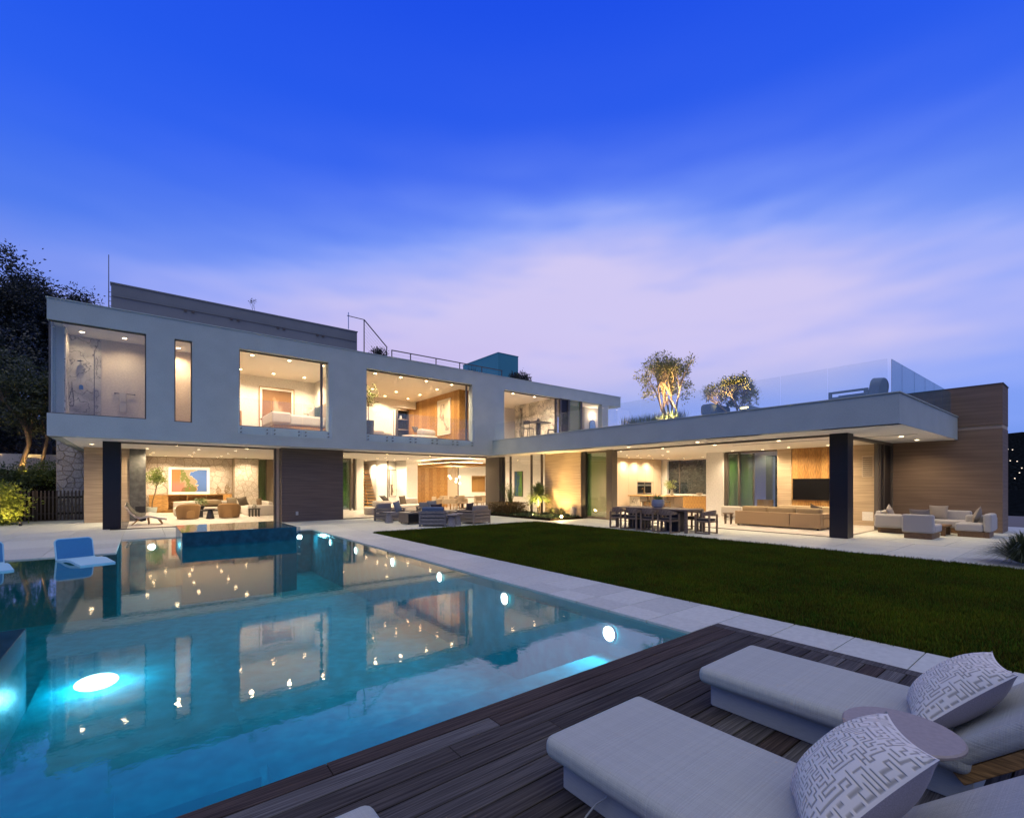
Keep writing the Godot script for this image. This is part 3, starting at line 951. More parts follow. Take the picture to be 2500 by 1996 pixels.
	for z in [-20.2, -18.45, -17.66]:
		hp("mullion", mb().box(15.70, 0.0, z, 15.80, 3.049, z + 0.07), M.frame)
	hp("window_sill", mb().box(15.70, 0.0, -20.13, 15.80, 0.12, -17.66), M.frame)
	hp("board_wall", mb().rbox(15.92, 0.0, -17.58, 16.4, 3.049, -15.12, 0.006, 1), M.tanboard)
	hp("door_frame", mb().box(15.95, 0.0, -15.115, 16.35, 3.049, -14.85), M.bronze)
	hp("door_frame", mb().box(15.95, 0.0, -13.62, 16.30, 3.049, -13.3), M.frame)
	hp("door_frame", mb().box(16.05, 0.0, -14.85, 16.2, 0.1, -13.62), M.frame)
	hp("door_frame", mb().box(16.05, 2.96, -14.85, 16.2, 3.049, -13.62), M.frame)
	hp("door_glass", mb().box(16.10, 0.1, -14.85, 16.12, 2.96, -13.62), M.glass_green)  # tinted glass; reflected plants are also put into its green
	# kitchen and television room
	hp("room_wall", mb().box(16.4, 0.0, -17.6, 25.7, 3.049, -17.44), M.white)
	hp("room_wall", mb().at(V(25.5, 0, 0), -PI / 2).holed(-17.44, 0.0, -12.0, 3.049, 0.2, [[-16.95, 0.95, -12.2, 2.98]]), M.white)
	hp("window_glass", mb().box(25.55, 0.95, -16.95, 25.57, 2.98, -12.2), M.glass)
	hp("mullion", mb().box(25.52, 0.95, -16.12, 25.6, 2.98, -16.06), M.frame)
	hp("room_wall", mb().box(21.3, 0.0, -12.0, 25.7, 3.049, -11.15), M.white)
	hp("skirting", mb().box(21.29, 0.0, -12.01, 22.4, 0.12, -11.14), M.white)
	# folding glass doors to the far terrace, x = 21.5
	hp("door_frame", mb().box(21.35, 0.0, -11.14, 21.55, 3.0, -11.02), M.frame)
	hp("door_frame", mb().box(21.6, 0.0, -10.62, 21.72, 3.0, -10.54), M.frame)
	hp("folding_door", mb().at(V(21.55, 0, -11.0), -0.75).box(0.0, 0.05, -0.02, 1.05, 2.95, 0.02), M.glass_green)
	hp("door_frame", mb().at(V(21.55, 0, -11.0), -0.75).box(1.05, 0.0, -0.04, 1.13, 2.98, 0.04), M.frame)
	hp("door_head", mb().box(21.45, 2.98, -11.14, 21.6, 3.049, -8.85), M.frame)
	hp("fixed_glass", mb().box(21.52, 0.05, -10.1, 21.535, 2.98, -8.86), M.glass)
	# the tall board-marked end wall, x = 21.5 .. 22.8
	hp("end_wall", mb().rbox(21.5, 0.0, -8.84, 22.8, 3.36, -2.11, 0.008, 1), M.bigboard)
	hp("wall_ledge", mb().box(21.56, 3.36, -8.84, 22.8, 3.48, -2.12), mat(lin(0.5, 0.38, 0.25), 0.8))  # lamp light on the ledge top put into its paler tan
	hp("end_wall", mb().rbox(21.5, 3.48, -8.84, 22.8, 4.78, -2.11, 0.008, 1), M.bigboard)
	hp("wall_cap", mb().box(21.48, 4.78, -8.86, 22.82, 4.80, -2.09), M.frame)
	hp("inner_lining", mb().box(21.44, 0.0, -8.84, 21.498, 3.049, -8.28), M.tanboard)
	hp("inner_lining", mb().box(21.47, 0.0, -6.6, 21.498, 3.049, -5.02), M.tanboard)
	boards("oak_panel", house, 2, -8.27, -6.6, [0.21, 0.24, 0.2], 0.0, 3.049, 21.46, 0.036, [M.oak2, M.oak, M.oak1])
	var gr := hp("vent_grille", mb().box(21.455, 1.83, -5.82, 21.468, 2.63, -5.46), M.cabinet)
	for k in 10:
		part(gr, "slat", mb().box(21.448, 1.87 + 0.074 * k, -5.79, 21.4545, 1.90 + 0.074 * k, -5.49), M.frame)
	hp("access_panel", mb().rbox(21.458, 0.19, -5.81, 21.468, 0.52, -5.47, 0.003, 1), M.white)
	# south face: bronze framed doors parked against the end wall
	hp("door_frame", mb().box(16.43, 2.95, -5.0, 21.49, 3.049, -4.88), M.frame)
	hp("floor_track", mb().box(16.43, -0.02, -4.99, 21.49, 0.008, -4.89), M.frame)
	for x in [19.72, 19.92, 20.35, 21.38]:
		hp("door_frame", mb().box(x, 0.0, -5.0, x + 0.09, 2.95, -4.88), M.frame)
	hp("slider_panel", mb().box(20.01, 0.05, -4.95, 20.35, 2.95, -4.93), M.bronze)
	hp("slider_panel", mb().box(20.44, 0.05, -4.95, 21.38, 2.95, -4.93), M.bronze)
	# --- upper rooms: partitions ---
	for a in [[0.45, -26.0, 0.6], [2.3, -28.0, 2.45], [6.85, -28.0, 7.05], [14.55, -28.0, 14.7]]:
		hp("partition", mb().box(a[0], 3.70, a[1], a[2], 6.66, -20.352), M.white)
	hp("partition", mb().box(-2.0, 3.70, -22.1, 0.45, 6.66, -21.95), mat(lin(0.62, 0.54, 0.44), 0.8, "fine", V(0.4, 0.4, 0.4)))
	hp("marble_slab", mb().box(-1.99, 3.70, -21.949, -1.15, 6.63, -21.92), M.marble_dark)
	hp("partition", mb().box(-2.0, 3.70, -21.95, -1.97, 6.66, -20.9), M.marble)
	hp("partition", mb().box(0.6, 3.70, -22.3, 2.3, 6.66, -22.1), M.cabinet)
	hp("partition", mb().box(2.45, 3.70, -25.1, 6.85, 6.66, -24.9), M.white)
	hp("partition", mb().box(7.05, 3.70, -26.95, 11.9, 6.66, -26.75), M.white)
	hp("partition", mb().box(11.9, 6.2, -26.95, 13.4, 6.66, -26.75), M.white)
	hp("partition", mb().box(11.7, 3.70, -28.4, 14.5, 6.66, -28.2), M.white)
	hp("partition", mb().box(11.7, 3.70, -28.2, 11.9, 6.66, -26.951), M.white)
	hp("partition", mb().box(13.5, 3.70, -28.2, 13.7, 6.66, -21.76), M.white)
	hp("partition", mb().box(13.7, 3.70, -21.96, 14.55, 6.66, -21.76), M.white)
	boards("oak_panel", house, 2, -28.15, -21.76, [0.68, 0.34, 0.7, 0.36], 3.70, 6.659, 13.44, 0.05, [M.oak, M.oak2, M.oak1])
	boards("oak_panel", house, 0, 13.45, 14.5, [0.52], 3.70, 6.659, -21.72, 0.035, [M.oak, M.oak1])
	hp("partition", mb().box(14.7, 3.70, -25.3, 23.5, 6.66, -25.1), M.white)
	# upstairs on the right: a veined marble wall with a niche
	hp("marble_wall", mb().at(V(19.25, 0, 0), -PI / 2).holed(-24.2, 3.71, -20.42, 6.66, 0.25, [[-23.75, 5.3, -23.38, 6.45], [-23.75, 4.35, -23.38, 5.22], [-23.75, 3.75, -23.38, 4.28]]), M.marble)
	hp("niche_back", mb().box(19.42, 3.75, -23.8, 19.5, 6.5, -23.3), M.marble_dark)
	for x in [19.38, 20.05, 21.12]:
		hp("window_frame", mb().box(x, 3.72, -20.2, x + 0.14, 6.60, -20.06), M.frame)
	hp("slider_panel", mb().box(19.52, 3.75, -20.14, 20.05, 6.58, -20.12), M.bronze)
	hp("window_glass", mb().box(20.19, 3.75, -20.14, 21.12, 6.58, -20.12), M.glass_green)
	hp("partition", mb().box(21.5, 3.70, -21.9, 23.1, 6.66, -21.7), M.cabinet)
	hp("partition", mb().box(23.1, 3.70, -21.8, 24.45, 6.66, -21.6), M.white)
	hp("corner_glass", mb().box(23.62, 3.72, -20.2, 24.75, 6.58, -20.18), M.glass_rail)
	# upper windows: frames, sills, glass
	var fr := [[-2.27, 0.09, 3.745, 6.61, true], [0.86, 1.37, 3.73, 6.60, true], [2.82, 6.05, 3.73, 6.61, false], [7.66, 13.16, 3.73, 6.60, false], [15.19, 19.38, 3.72, 6.60, false]]
	for a in fr:
		var t := 0.035 if a[4] else 0.05
		var z := -20.1 if a[4] else -20.22
		var w := hp("window", mb().box(a[0], a[2], z - 0.06, a[1], a[2] + t, z), M.frame)
		part(w, "frame_head", mb().box(a[0], a[3] - t, z - 0.06, a[1], a[3], z), M.frame)
		part(w, "frame_jamb", mb().box(a[0], a[2] + t, z - 0.06, a[0] + t, a[3] - t, z), M.frame)
		part(w, "frame_jamb", mb().box(a[1] - (t if a[4] else 0.26), a[2] + t, z - 0.06, a[1] - (0.0 if a[4] else 0.17), a[3] - t, z), M.frame)
		if a[4]: part(w, "pane", mb().box(a[0] + t, a[2] + t, z - 0.04, a[1] - t, a[3] - t, z - 0.03), M.glass)
	hp("window_side_glass", mb().box(-2.19, 3.78, -20.85, -2.18, 6.58, -20.17), M.glass_blue)
	# glass balustrades clamped below the big windows
	for a in [[2.74, 6.16, 3], [7.58, 13.24, 5]]:
		var n: int = a[2]
		for k in n:
			var w: float = (a[1] - a[0]) / n
			var x0: float = a[0] + k * w + 0.012
			var x1: float = a[0] + (k + 1) * w - 0.012
			var g := hp("balustrade_glass", mb().box(x0, 3.42, -19.915, x1, 4.76, -19.90), M.glass_rail)
			for x in [x0 + 0.12, x1 - 0.12]:
				for y in [3.50, 3.64]:
					part(g, "clamp", mb().bar(V(x, y, -20.0), V(x, y, -19.885), 0.022, 0.022, 10), M.frame)
	# terrace balustrade
	var zz := [-19.9, -17.9, -15.9, -13.9, -11.95, -10.74, -9.54, -8.32, -7.13, -5.89, -4.70, -3.40]
	for k in zz.size() - 1:
		hp("terrace_glass", mb().box(14.50, 3.83, zz[k] + 0.012, 14.515, 4.68, zz[k + 1] - 0.012), M.glass_rail)
	var xx := [14.53, 15.47, 16.72, 17.92, 19.07, 20.25, 21.46]
	for k in xx.size() - 1:
		hp("terrace_glass", mb().box(xx[k] + 0.008, 3.83, -3.34, xx[k + 1] - 0.008, 4.66, -3.325), M.glass_blue)  # blue sky reflected on this side put into the pane colour
	# --- roof ---
	var rv := hp("roof_parapet", mb().at(V(0, 0, -23)).holed(-0.93, 7.02, 8.33, 9.04, 0.3, []), M.parapet_grey)
	part(rv, "coping", mb().box(-0.96, 9.041, -23.32, 8.36, 9.09, -22.97), M.parapet_grey)
	part(rv, "side_wall", mb().box(8.03, 7.02, -30.0, 8.33, 9.04, -23.31), M.parapet_grey)
	part(rv, "side_wall", mb().box(-0.93, 7.02, -30.0, -0.63, 9.04, -23.31), M.parapet_grey)
	part(rv, "ledge", mb().box(-0.9, 8.58, -22.999, 8.3, 8.62, -22.96), M.parapet_grey)
	for x in [1.3, 1.55, 2.9, 3.15, 4.7, 4.95, 6.4, 6.65]:
		part(rv, "spout", mb().box(x, 8.50, -22.998, x + 0.1, 8.56, -22.93), M.frame)
	var sb := hp("stair_house", mb().rbox(17.0, 7.02, -27.0, 18.57, 9.53, -23.0, 0.01, 1), M.teal)
	part(sb, "cap", mb().box(16.98, 9.531, -27.02, 18.59, 9.56, -22.98), M.teal)


func build_rooms() -> void:
	# ceiling lamps: left room, middle room, kitchen, television room, upper rooms
	for p in [[0.15, -25.0], [0.4, -27.94], [0.3, -29.93], [0.95, -31.1], [1.05, -22.3], [1.9, -24.3], [1.9, -26.75], [1.9, -29.3], [2.12, -31.0], [3.3, -31.0], [3.3, -29.25], [3.3, -26.7], [3.3, -24.4], [3.45, -22.5], [4.66, -30.6]]:
		downlight(p[0], 3.05, p[1], 0.95)
	for p in [[10.92, -26.8], [11.2, -29.3], [9.63, -22.4], [10.92, -25.6], [12.25, -28.5], [12.25, -27.4], [12.25, -25.5], [12.1, -22.5], [14.55, -22.3], [17.4, -26.5], [19.0, -26.5], [18.5, -19.5], [18.5, -23.0], [8.3, -25.0]]:
		downlight(p[0], 3.05, p[1], 1.15)
	for p in [[17.05, -13.7], [19.76, -15.5], [20.6, -15.45], [17.09, -11.55], [17.09, -9.28], [20.95, -10.54], [23.8, -16.75], [22.65, -16.75], [24.55, -16.2], [21.6, -16.8], [24.57, -15.2], [24.58, -14.04], [18.9, -12.5], [20.95, -15.0], [21.15, -14.3]]:
		downlight(p[0], 3.05, p[1], 0.8)
	for p in [[21.14, -9.3], [20.57, -8.05], [17.09, -7.0], [20.55, -6.65], [18.9, -5.9]]:
		downlight(p[0], 3.05, p[1], 1.0)
	for p in [[3.41, -20.98], [4.77, -20.98], [6.1, -20.98], [3.41, -23.9], [4.76, -23.93], [6.1, -23.9]]:
		downlight(p[0], 6.66, p[1], 1.1)
	for p in [[8.45, -20.98], [9.71, -20.96], [11.06, -20.94], [12.52, -20.95], [9.71, -24.5], [11.05, -24.46], [12.5, -22.46], [11.08, -26.05], [12.5, -24.45], [12.5, -26.0], [12.4, -27.6]]:
		downlight(p[0], 6.66, p[1], 1.0)
	for p in [[16.45, -20.85], [18.08, -20.86], [17.3, -23.0], [16.0, -22.6], [20.4, -22.0]]:
		downlight(p[0], 6.66, p[1], 1.2)
	downlight(1.05, 6.66, -21.6, 0.9)
	downlight(-1.6, 6.66, -21.3, 0.24)
	downlight(-0.5, 6.66, -21.3, 0.24)
	for p in [[15.4, -12.0], [15.4, -9.0], [18.5, -4.0], [20.4, -4.0], [-1.5, -23.4]]:
		downlight(p[0], 3.05, p[1], 0.4)


func maze_image(size: int, sd: int) -> Image:
	# short meandering strokes, like an embossed labyrinth weave
	var r := RandomNumberGenerator.new()
	r.seed = sd
	var im := Image.create(size, size, false, Image.FORMAT_RGB8)
	im.fill(Color(0.93, 0.93, 0.93))
	var n := 32
	var c := size / n
	var taken := {}
	for tries in 1600:
		var p := Vector2i(r.randi() % n, r.randi() % n)
		if taken.has(p): continue
		var d := Vector2i(1, 0) if r.randf() < 0.5 else Vector2i(0, 1)
		for s in r.randi_range(3, 9):
			taken[p] = true
			var q := p + d
			if q.x < 0 or q.y < 0 or q.x >= n or q.y >= n or taken.has(q):
				d = Vector2i(d.y, -d.x) if r.randf() < 0.5 else Vector2i(-d.y, d.x)
				q = p + d
				if q.x < 0 or q.y < 0 or q.x >= n or q.y >= n or taken.has(q): break
			var x0 := mini(p.x, q.x) * c + c / 3
			var y0 := mini(p.y, q.y) * c + c / 3
			im.fill_rect(Rect2i(x0, y0, c / 3 + absi(q.x - p.x) * c, c / 3 + absi(q.y - p.y) * c), Color(0.70, 0.70, 0.69))
			p = q
			if r.randf() < 0.45: d = Vector2i(d.y, -d.x) if r.randf() < 0.5 else Vector2i(-d.y, d.x)
	for k in 2:
		im.resize(size / 2, size / 2, Image.INTERPOLATE_BILINEAR)
		im.resize(size, size, Image.INTERPOLATE_CUBIC)
	return im


func throw_pillow(label: String, p: Vector3, rot: Vector3, w: float, t: float, m: Material, back: Material = null, group := "", called := "throw_pillow") -> Node3D:
	var o := thing(called, label, "pillow", p, 0.0, group)
	o.rotation = rot
	if back == null:
		part(o, "cover", mb().pillow(w, w, t, 8), m)
	else:
		var a := mb().pillow(w, w, t, 18)
		var f := mb()
		var g := mb()
		var half := a.v.size() / 2
		f.v = a.v.slice(0, half); f.n = a.n.slice(0, half); f.u = a.u.slice(0, half)
		g.v = a.v.slice(half); g.n = a.n.slice(half); g.u = a.u.slice(half)
		part(o, "patterned_front", f, m)
		part(o, "plain_back", g, back)
	return o


func sun_lounger(label: String, x: float, ties: bool) -> Node3D:
	var t := thing("sun_lounger", label, "sun lounger", V(x, 0.006, -1.83 if x > 0 else -1.91), 0.0, "loungers on the deck")
	var cm := linen(lin(0.47, 0.495, 0.45))
	var wood := own(mat(lin(0.43, 0.45, 0.40), 0.7, "fine", V(5, 5, 0.4)))
	part(t, "base", mb().rbox(0.09, 0.0, 0.06, 0.71, 0.165, 1.42, 0.008, 1), wood)
	part(t, "foot_board", mb().rbox(0.11, 0.0, 0.045, 0.69, 0.155, 0.058, 0.004, 1), wood)
	part(t, "mattress", mb().rbox(0.0, 0.166, 0.0, 0.80, 0.285, 1.42, 0.05, 4, 0.012), cm)
	part(t, "piping", mb().path([V(0.03, 0.268, 0.03), V(0.77, 0.268, 0.03)], 0.005, 5).path([V(0.03, 0.268, 0.03), V(0.03, 0.268, 1.4)], 0.005, 5).path([V(0.77, 0.268, 0.03), V(0.77, 0.268, 1.4)], 0.005, 5), cm)
	var fr := mb()
	fr.xf = Transform3D(Basis(Vector3.RIGHT, -deg_to_rad(42)), V(0, 0.15, 1.36))
	for s in [0.03, 0.70]:
		fr.rbox(s, -0.045, 0.0, s + 0.07, 0.02, 0.86, 0.006, 1)
	for k in 6: fr.rbox(0.10, -0.02, 0.04 + k * 0.14, 0.70, 0.012, 0.12 + k * 0.14, 0.004, 1)
	part(t, "backrest_frame", fr, own(mat(lin(0.42, 0.24, 0.085), 0.5, "grain", V(6, 6, 0.5))))
	var bc := mb()
	bc.xf = Transform3D(Basis(Vector3.RIGHT, -deg_to_rad(42)), V(0, 0.15, 1.36))
	part(t, "back_cushion", bc.rbox(0.0, 0.021, 0.02, 0.80, 0.13, 0.86, 0.045, 3, 0.015), cm)
	if ties:
		for a in [[0.055, 0.40], [0.06, 0.62]]:
			part(t, "tie_cord", mb().path([V(0.075, 0.20, a[1]), V(0.062, 0.13, a[1] - 0.02), V(0.055, 0.07, a[1] - 0.08), V(0.02, 0.01, a[1] - 0.11), V(-0.01, 0.006, a[1] - 0.1)], 0.005, 6), cm)
	return t


func club_chair(label: String, p: Vector3, face: Vector2, cush: Material, frame: Material, group: String) -> Node3D:
	# looks along its local -z; 0.95 wide, slatted wooden back and sides
	var t := thing("outdoor_armchair", label, "armchair", p, atan2(-face.x, -face.y), group)
	part(t, "base", mb().rbox(-0.44, 0.06, -0.42, 0.44, 0.20, 0.38, 0.01, 1), frame)
	for s in [-1.0, 1.0]:
		part(t, "arm", mb().rbox(s * 0.47 - 0.055, 0.48, -0.44, s * 0.47 + 0.055, 0.53, 0.42, 0.01, 1), frame)
		part(t, "leg", mb().rbox(s * 0.47 - 0.035, 0.0, -0.44, s * 0.47 + 0.035, 0.48, -0.37, 0.006, 1), frame)
		part(t, "leg", mb().rbox(s * 0.47 - 0.035, 0.0, 0.36, s * 0.47 + 0.035, 0.48, 0.43, 0.006, 1), frame)
		for k in 3: part(t, "side_slat", mb().rbox(s * 0.47 - 0.015, 0.08 + 0.135 * k, -0.36, s * 0.47 + 0.015, 0.18 + 0.135 * k, 0.35, 0.005, 1), frame)
	for k in 4: part(t, "back_slat", mb().rbox(-0.44, 0.06 + 0.135 * k, 0.385, 0.44, 0.165 + 0.135 * k, 0.415, 0.006, 1), frame)
	part(t, "seat_cushion", mb().rbox(-0.40, 0.205, -0.42, 0.40, 0.37, 0.26, 0.05, 3, 0.015), cush)
	part(t, "back_cushion", mb().at(V(0, 0.36, 0.27), 0.0, 0.16).rbox(-0.40, 0.0, -0.07, 0.40, 0.36, 0.09, 0.05, 3), cush)
	return t


func dining_chair(proto: Node3D, label: String, p: Vector3, turn: float) -> Node3D:
	if proto != null:
		return copy(proto, "dining_armchair", p, turn, label)
	var wood := own(mat(lin(0.36, 0.25, 0.16), 0.65, "grain", V(5, 0.6, 5)))
	var t := thing("dining_armchair", label, "chair", p, turn, "chairs around the outdoor dining table")
	for a in [[-0.25, -0.23], [0.25, -0.23], [-0.23, 0.22], [0.23, 0.22]]:
		part(t, "leg", mb().rbox(a[0] - 0.027, 0.0, a[1] - 0.025, a[0] + 0.027, 0.62, a[1] + 0.025, 0.006, 1), wood)
	for s in [-1.0, 1.0]: part(t, "runner", mb().rbox(s * 0.25 - 0.02, 0.0, -0.2, s * 0.24 + 0.02, 0.04, 0.19, 0.006, 1), wood)
	# curved back and arms in one band
	var b := mb()
	var n := 16
	for i in n:
		var q := []
		for k in [i, i + 1]:
			var an: float = -0.25 + (PI + 0.5) * k / n
			var d := V(cos(an), 0, sin(an) * 0.92)
			var hi: float = 0.665 + 0.085 * sin(clampf(an, 0, PI))
			var lo: float = 0.60 - 0.03 * sin(clampf(an, 0, PI))
			q.append([d * 0.245 + V(0, lo, 0), d * 0.30 + V(0, lo, 0), d * 0.31 + V(0, hi, 0), d * 0.265 + V(0, hi, 0), d])
		b.qn(q[1][1], q[0][1], q[0][2], q[1][2], q[1][4], q[0][4], q[0][4], q[1][4])
		b.qn(q[0][0], q[1][0], q[1][3], q[0][3], -q[0][4], -q[1][4], -q[1][4], -q[0][4])
		b.q(q[0][3], q[1][3], q[1][2], q[0][2])
		b.q(q[0][1], q[1][1], q[1][0], q[0][0])
		if i == 0: b.q(q[0][0], q[0][3], q[0][2], q[0][1])
		if i == n - 1: b.q(q[1][1], q[1][2], q[1][3], q[1][0])
	part(t, "backrest", b, wood)
	part(t, "seat_frame", mb().rbox(-0.24, 0.36, -0.22, 0.24, 0.41, 0.22, 0.008, 1), wood)
	part(t, "seat_cushion", mb().rbox(-0.23, 0.411, -0.24, 0.23, 0.48, 0.19, 0.03, 2, 0.01), cloth(lin(0.075, 0.065, 0.055), 5.0))
	return t


func patio_sofa(label: String, p: Vector3, turn: float, w: float, d: float, side: float) -> Node3D:
	# looks along local -z; side -1 or 1 adds a rounded arm there
	var t := thing("patio_sofa", label, "sofa", p, turn, "pale seats around the low table by the end wall")
	var cm := cloth(lin(0.50, 0.48, 0.46), 5.0)
	var wood := own(mat(lin(0.30, 0.16, 0.06), 0.55, "grain", V(0.6, 5, 5)))
	for z in [-d / 2 + 0.06, d / 2 - 0.16]:
		part(t, "base_board", mb().rbox(-w / 2 + 0.05, 0.0, z, w / 2 - 0.05, 0.17, z + 0.10, 0.006, 1), wood)
	for x in [-w / 2 + 0.05, w / 2 - 0.15]:
		part(t, "base_board", mb().rbox(x, 0.0, -d / 2 + 0.162, x + 0.10, 0.17, d / 2 - 0.162, 0.006, 1), wood)
	part(t, "seat", mb().rbox(-w / 2, 0.171, -d / 2, w / 2, 0.40, d / 2 - 0.19, 0.05, 3, 0.012), cm)
	part(t, "backrest", mb().rbox(-w / 2, 0.171, d / 2 - 0.188, w / 2, 0.70, d / 2, 0.06, 3), cm)
	if side != 0: part(t, "arm", mb().rbox(side * w / 2 - side * 0.002, 0.171, -d / 2 + 0.1, side * w / 2 + side * 0.17, 0.62, d / 2, 0.08, 4), cm)
	return t


func build_outdoor() -> void:
	sun_lounger("grey cushioned lounger standing beside the stone border of the lawn", 3.12, false)
	sun_lounger("grey cushioned lounger with two loose tie cords hanging from its mattress", 1.64, true)
	sun_lounger("grey cushioned lounger of which only one mattress corner shows", -0.05, false)
	var pm := StandardMaterial3D.new()
	T.maze = tex(maze_image(512, 4))
	pm.albedo_color = lin(0.78, 0.75, 0.68); pm.albedo_texture = T.maze; pm.roughness = 0.9
	pm.heightmap_enabled = true; pm.heightmap_texture = T.maze; pm.heightmap_scale = 1.4
	var pb := cloth(lin(0.40, 0.37, 0.42), 6.0)
	throw_pillow("labyrinth patterned pillow on the lounger with tie cords", V(2.10, 0.49, -0.60), Vector3(-0.72, PI + 0.35, 0.2), 0.54, 0.26, pm, pb, "", "patterned_pillow")
	throw_pillow("labyrinth patterned pillow on the lounger beside the lawn border", V(3.46, 0.48, -0.52), Vector3(-0.78, PI + 0.2, 0.1), 0.54, 0.24, pm, pb, "", "patterned_pillow")
	var st := thing("side_table", "small round grey table between the two loungers", "table", V(2.77, 0.006, -0.60))
	var sm := own(mat(lin(0.30, 0.265, 0.25), 0.6, "fine", V(1, 1, 1)))
	part(st, "table_top", mb().lathe(Vector3.ZERO, [[0.0, 0.43], [0.215, 0.43], [0.225, 0.438], [0.225, 0.448], [0.218, 0.455], [0.0, 0.455]], 40), sm)
	part(st, "stem", mb().lathe(Vector3.ZERO, [[0.022, 0.012], [0.022, 0.43]], 14), sm)
	part(st, "foot", mb().lathe(Vector3.ZERO, [[0.15, 0.0], [0.15, 0.008], [0.03, 0.014]], 30), sm)
	# floating pool chairs
	var fb := own(mat(lin(0.035, 0.20, 0.40), 0.45, "fine", V(1, 1, 1)))
	var fl := mat(lin(0.30, 0.55, 0.66), 0.45)
	var f1: Node3D
	for k in 2:
		if k == 1:
			copy(f1, "pool_float_chair", V(-2.50, -0.02, -13.72), 0.28, "blue floating chair farther from the spa")
			break
		f1 = thing("pool_float_chair", "blue floating chair nearer to the spa", "pool float", V(-1.13, -0.02, -13.68), 0.33, "floating chairs on the pool")
		var ol := PackedVector2Array()
		for c in [[-0.24, 0.06, PI, 1.0], [0.24, 0.06, 0, -1.0]]: pass
		for a in [[0.3, 0.0, 0, 0], [0.23, 0.38, 0.0, PI / 2], [-0.23, 0.38, PI / 2, PI], [-0.3, 0.0, 0, 0]]:
			if a[2] == a[3]: ol.append(Vector2(a[0], a[1]))
			else:
				for i in 6:
					var an: float = lerpf(a[2], a[3], i / 5.0)
					ol.append(Vector2(a[0] + 0.07 * cos(an), a[1] + 0.07 * sin(an)))
		part(f1, "backrest", mb().at(V(0, 0.0, 0.0), 0.0, -0.32).prism(ol, -0.03, 0.02, 0.01), fb)
		var rim := []
		for q in ol: rim.append(V(q.x, q.y, 0.0))
		var rb := mb()
		rb.at(V(0, 0, 0), 0.0, -0.32)
		part(f1, "rim", rb.path(rim, 0.02, 6), fl)
		var sp := [[0.0, 0.0], [0.25, 0.0], [0.5, 0.035], [0.8, 0.045], [1.1, 0.015], [1.35, -0.005]]
		var sb := mb()
		for i in sp.size() - 1:
			var a: Array = sp[i]
			var b: Array = sp[i + 1]
			var w0 := 0.30 - 0.03 * i / 5.0
			var w1 := 0.30 - 0.03 * (i + 1) / 5.0
			sb.q(V(-w0, a[1] + 0.03, a[0]), V(-w1, b[1] + 0.03, b[0]), V(w1, b[1] + 0.03, b[0]), V(w0, a[1] + 0.03, a[0]))
			sb.q(V(w0, a[1] - 0.02, a[0]), V(w1, b[1] - 0.02, b[0]), V(-w1, b[1] - 0.02, b[0]), V(-w0, a[1] - 0.02, a[0]))
			sb.q(V(w0, a[1] - 0.02, a[0]), V(w0, a[1] + 0.03, a[0]), V(w1, b[1] + 0.03, b[0]), V(w1, b[1] - 0.02, b[0]))
			sb.q(V(-w1, b[1] - 0.02, b[0]), V(-w1, b[1] + 0.03, b[0]), V(-w0, a[1] + 0.03, a[0]), V(-w0, a[1] - 0.02, a[0]))
		sb.q(V(-0.27, -0.025, 1.35), V(0.27, -0.025, 1.35), V(0.27, 0.025, 1.35), V(-0.27, 0.025, 1.35))
		part(f1, "seat", sb, fl)  # paler than the back: pool lamp light put into its colour
	# lounge around two fire tables
	var teak := own(mat(lin(0.36, 0.30, 0.235), 0.7, "grain", V(0.7, 6, 6)))
	var cg := cloth(lin(0.30, 0.29, 0.27), 5.0)
	var cb := cloth(lin(0.10, 0.15, 0.25), 5.0)  # blue cast of the dusk light put into the cushion colour
	var cw := cloth(lin(0.28, 0.26, 0.24), 5.0)
	club_chair("slatted armchair with cushions tinted by blue dusk light, its back to the pool", V(8.65, 0, -15.75), Vector2(0.61, -0.78), cb, own(mat(lin(0.26, 0.24, 0.23), 0.7, "grain", V(0.7, 6, 6))), "armchairs around the fire tables")
	club_chair("slatted grey armchair with its back to the lawn", V(10.45, 0, -15.75), Vector2(-0.25, -0.97), cg, teak, "armchairs around the fire tables")
	club_chair("slatted armchair with grey pillow beside a cone stool, facing the pool", V(8.35, 0, -19.15), Vector2(0.45, 0.9), cw, teak, "armchairs around the fire tables")
	club_chair("slatted armchair with a wide grey pillow behind the fire tables", V(10.35, 0, -19.3), Vector2(-0.2, 0.98), cg, teak, "armchairs around the fire tables")
	throw_pillow("blue grey pillow in the armchair facing the pool", V(8.62, 0.60, -18.95), Vector3(-0.3, 0.5, 0.15), 0.48, 0.16, cloth(lin(0.17, 0.21, 0.26), 5.0))
	throw_pillow("wide grey pillow in the armchair behind the fire tables", V(10.3, 0.58, -18.95), Vector3(-0.35, 0.0, 0.0), 0.5, 0.17, cloth(lin(0.19, 0.21, 0.23), 5.0))
	throw_pillow("dark pillow in the armchair turned from the lawn", V(10.35, 0.60, -15.95), Vector3(0.3, 0.25, 0.1), 0.44, 0.15, cloth(lin(0.06, 0.05, 0.05), 5.0))
	throw_pillow("dark pillow in the blue lit armchair", V(8.9, 0.60, -16.0), Vector3(0.35, -0.65, 0.1), 0.44, 0.15, cloth(lin(0.07, 0.05, 0.06), 5.0))
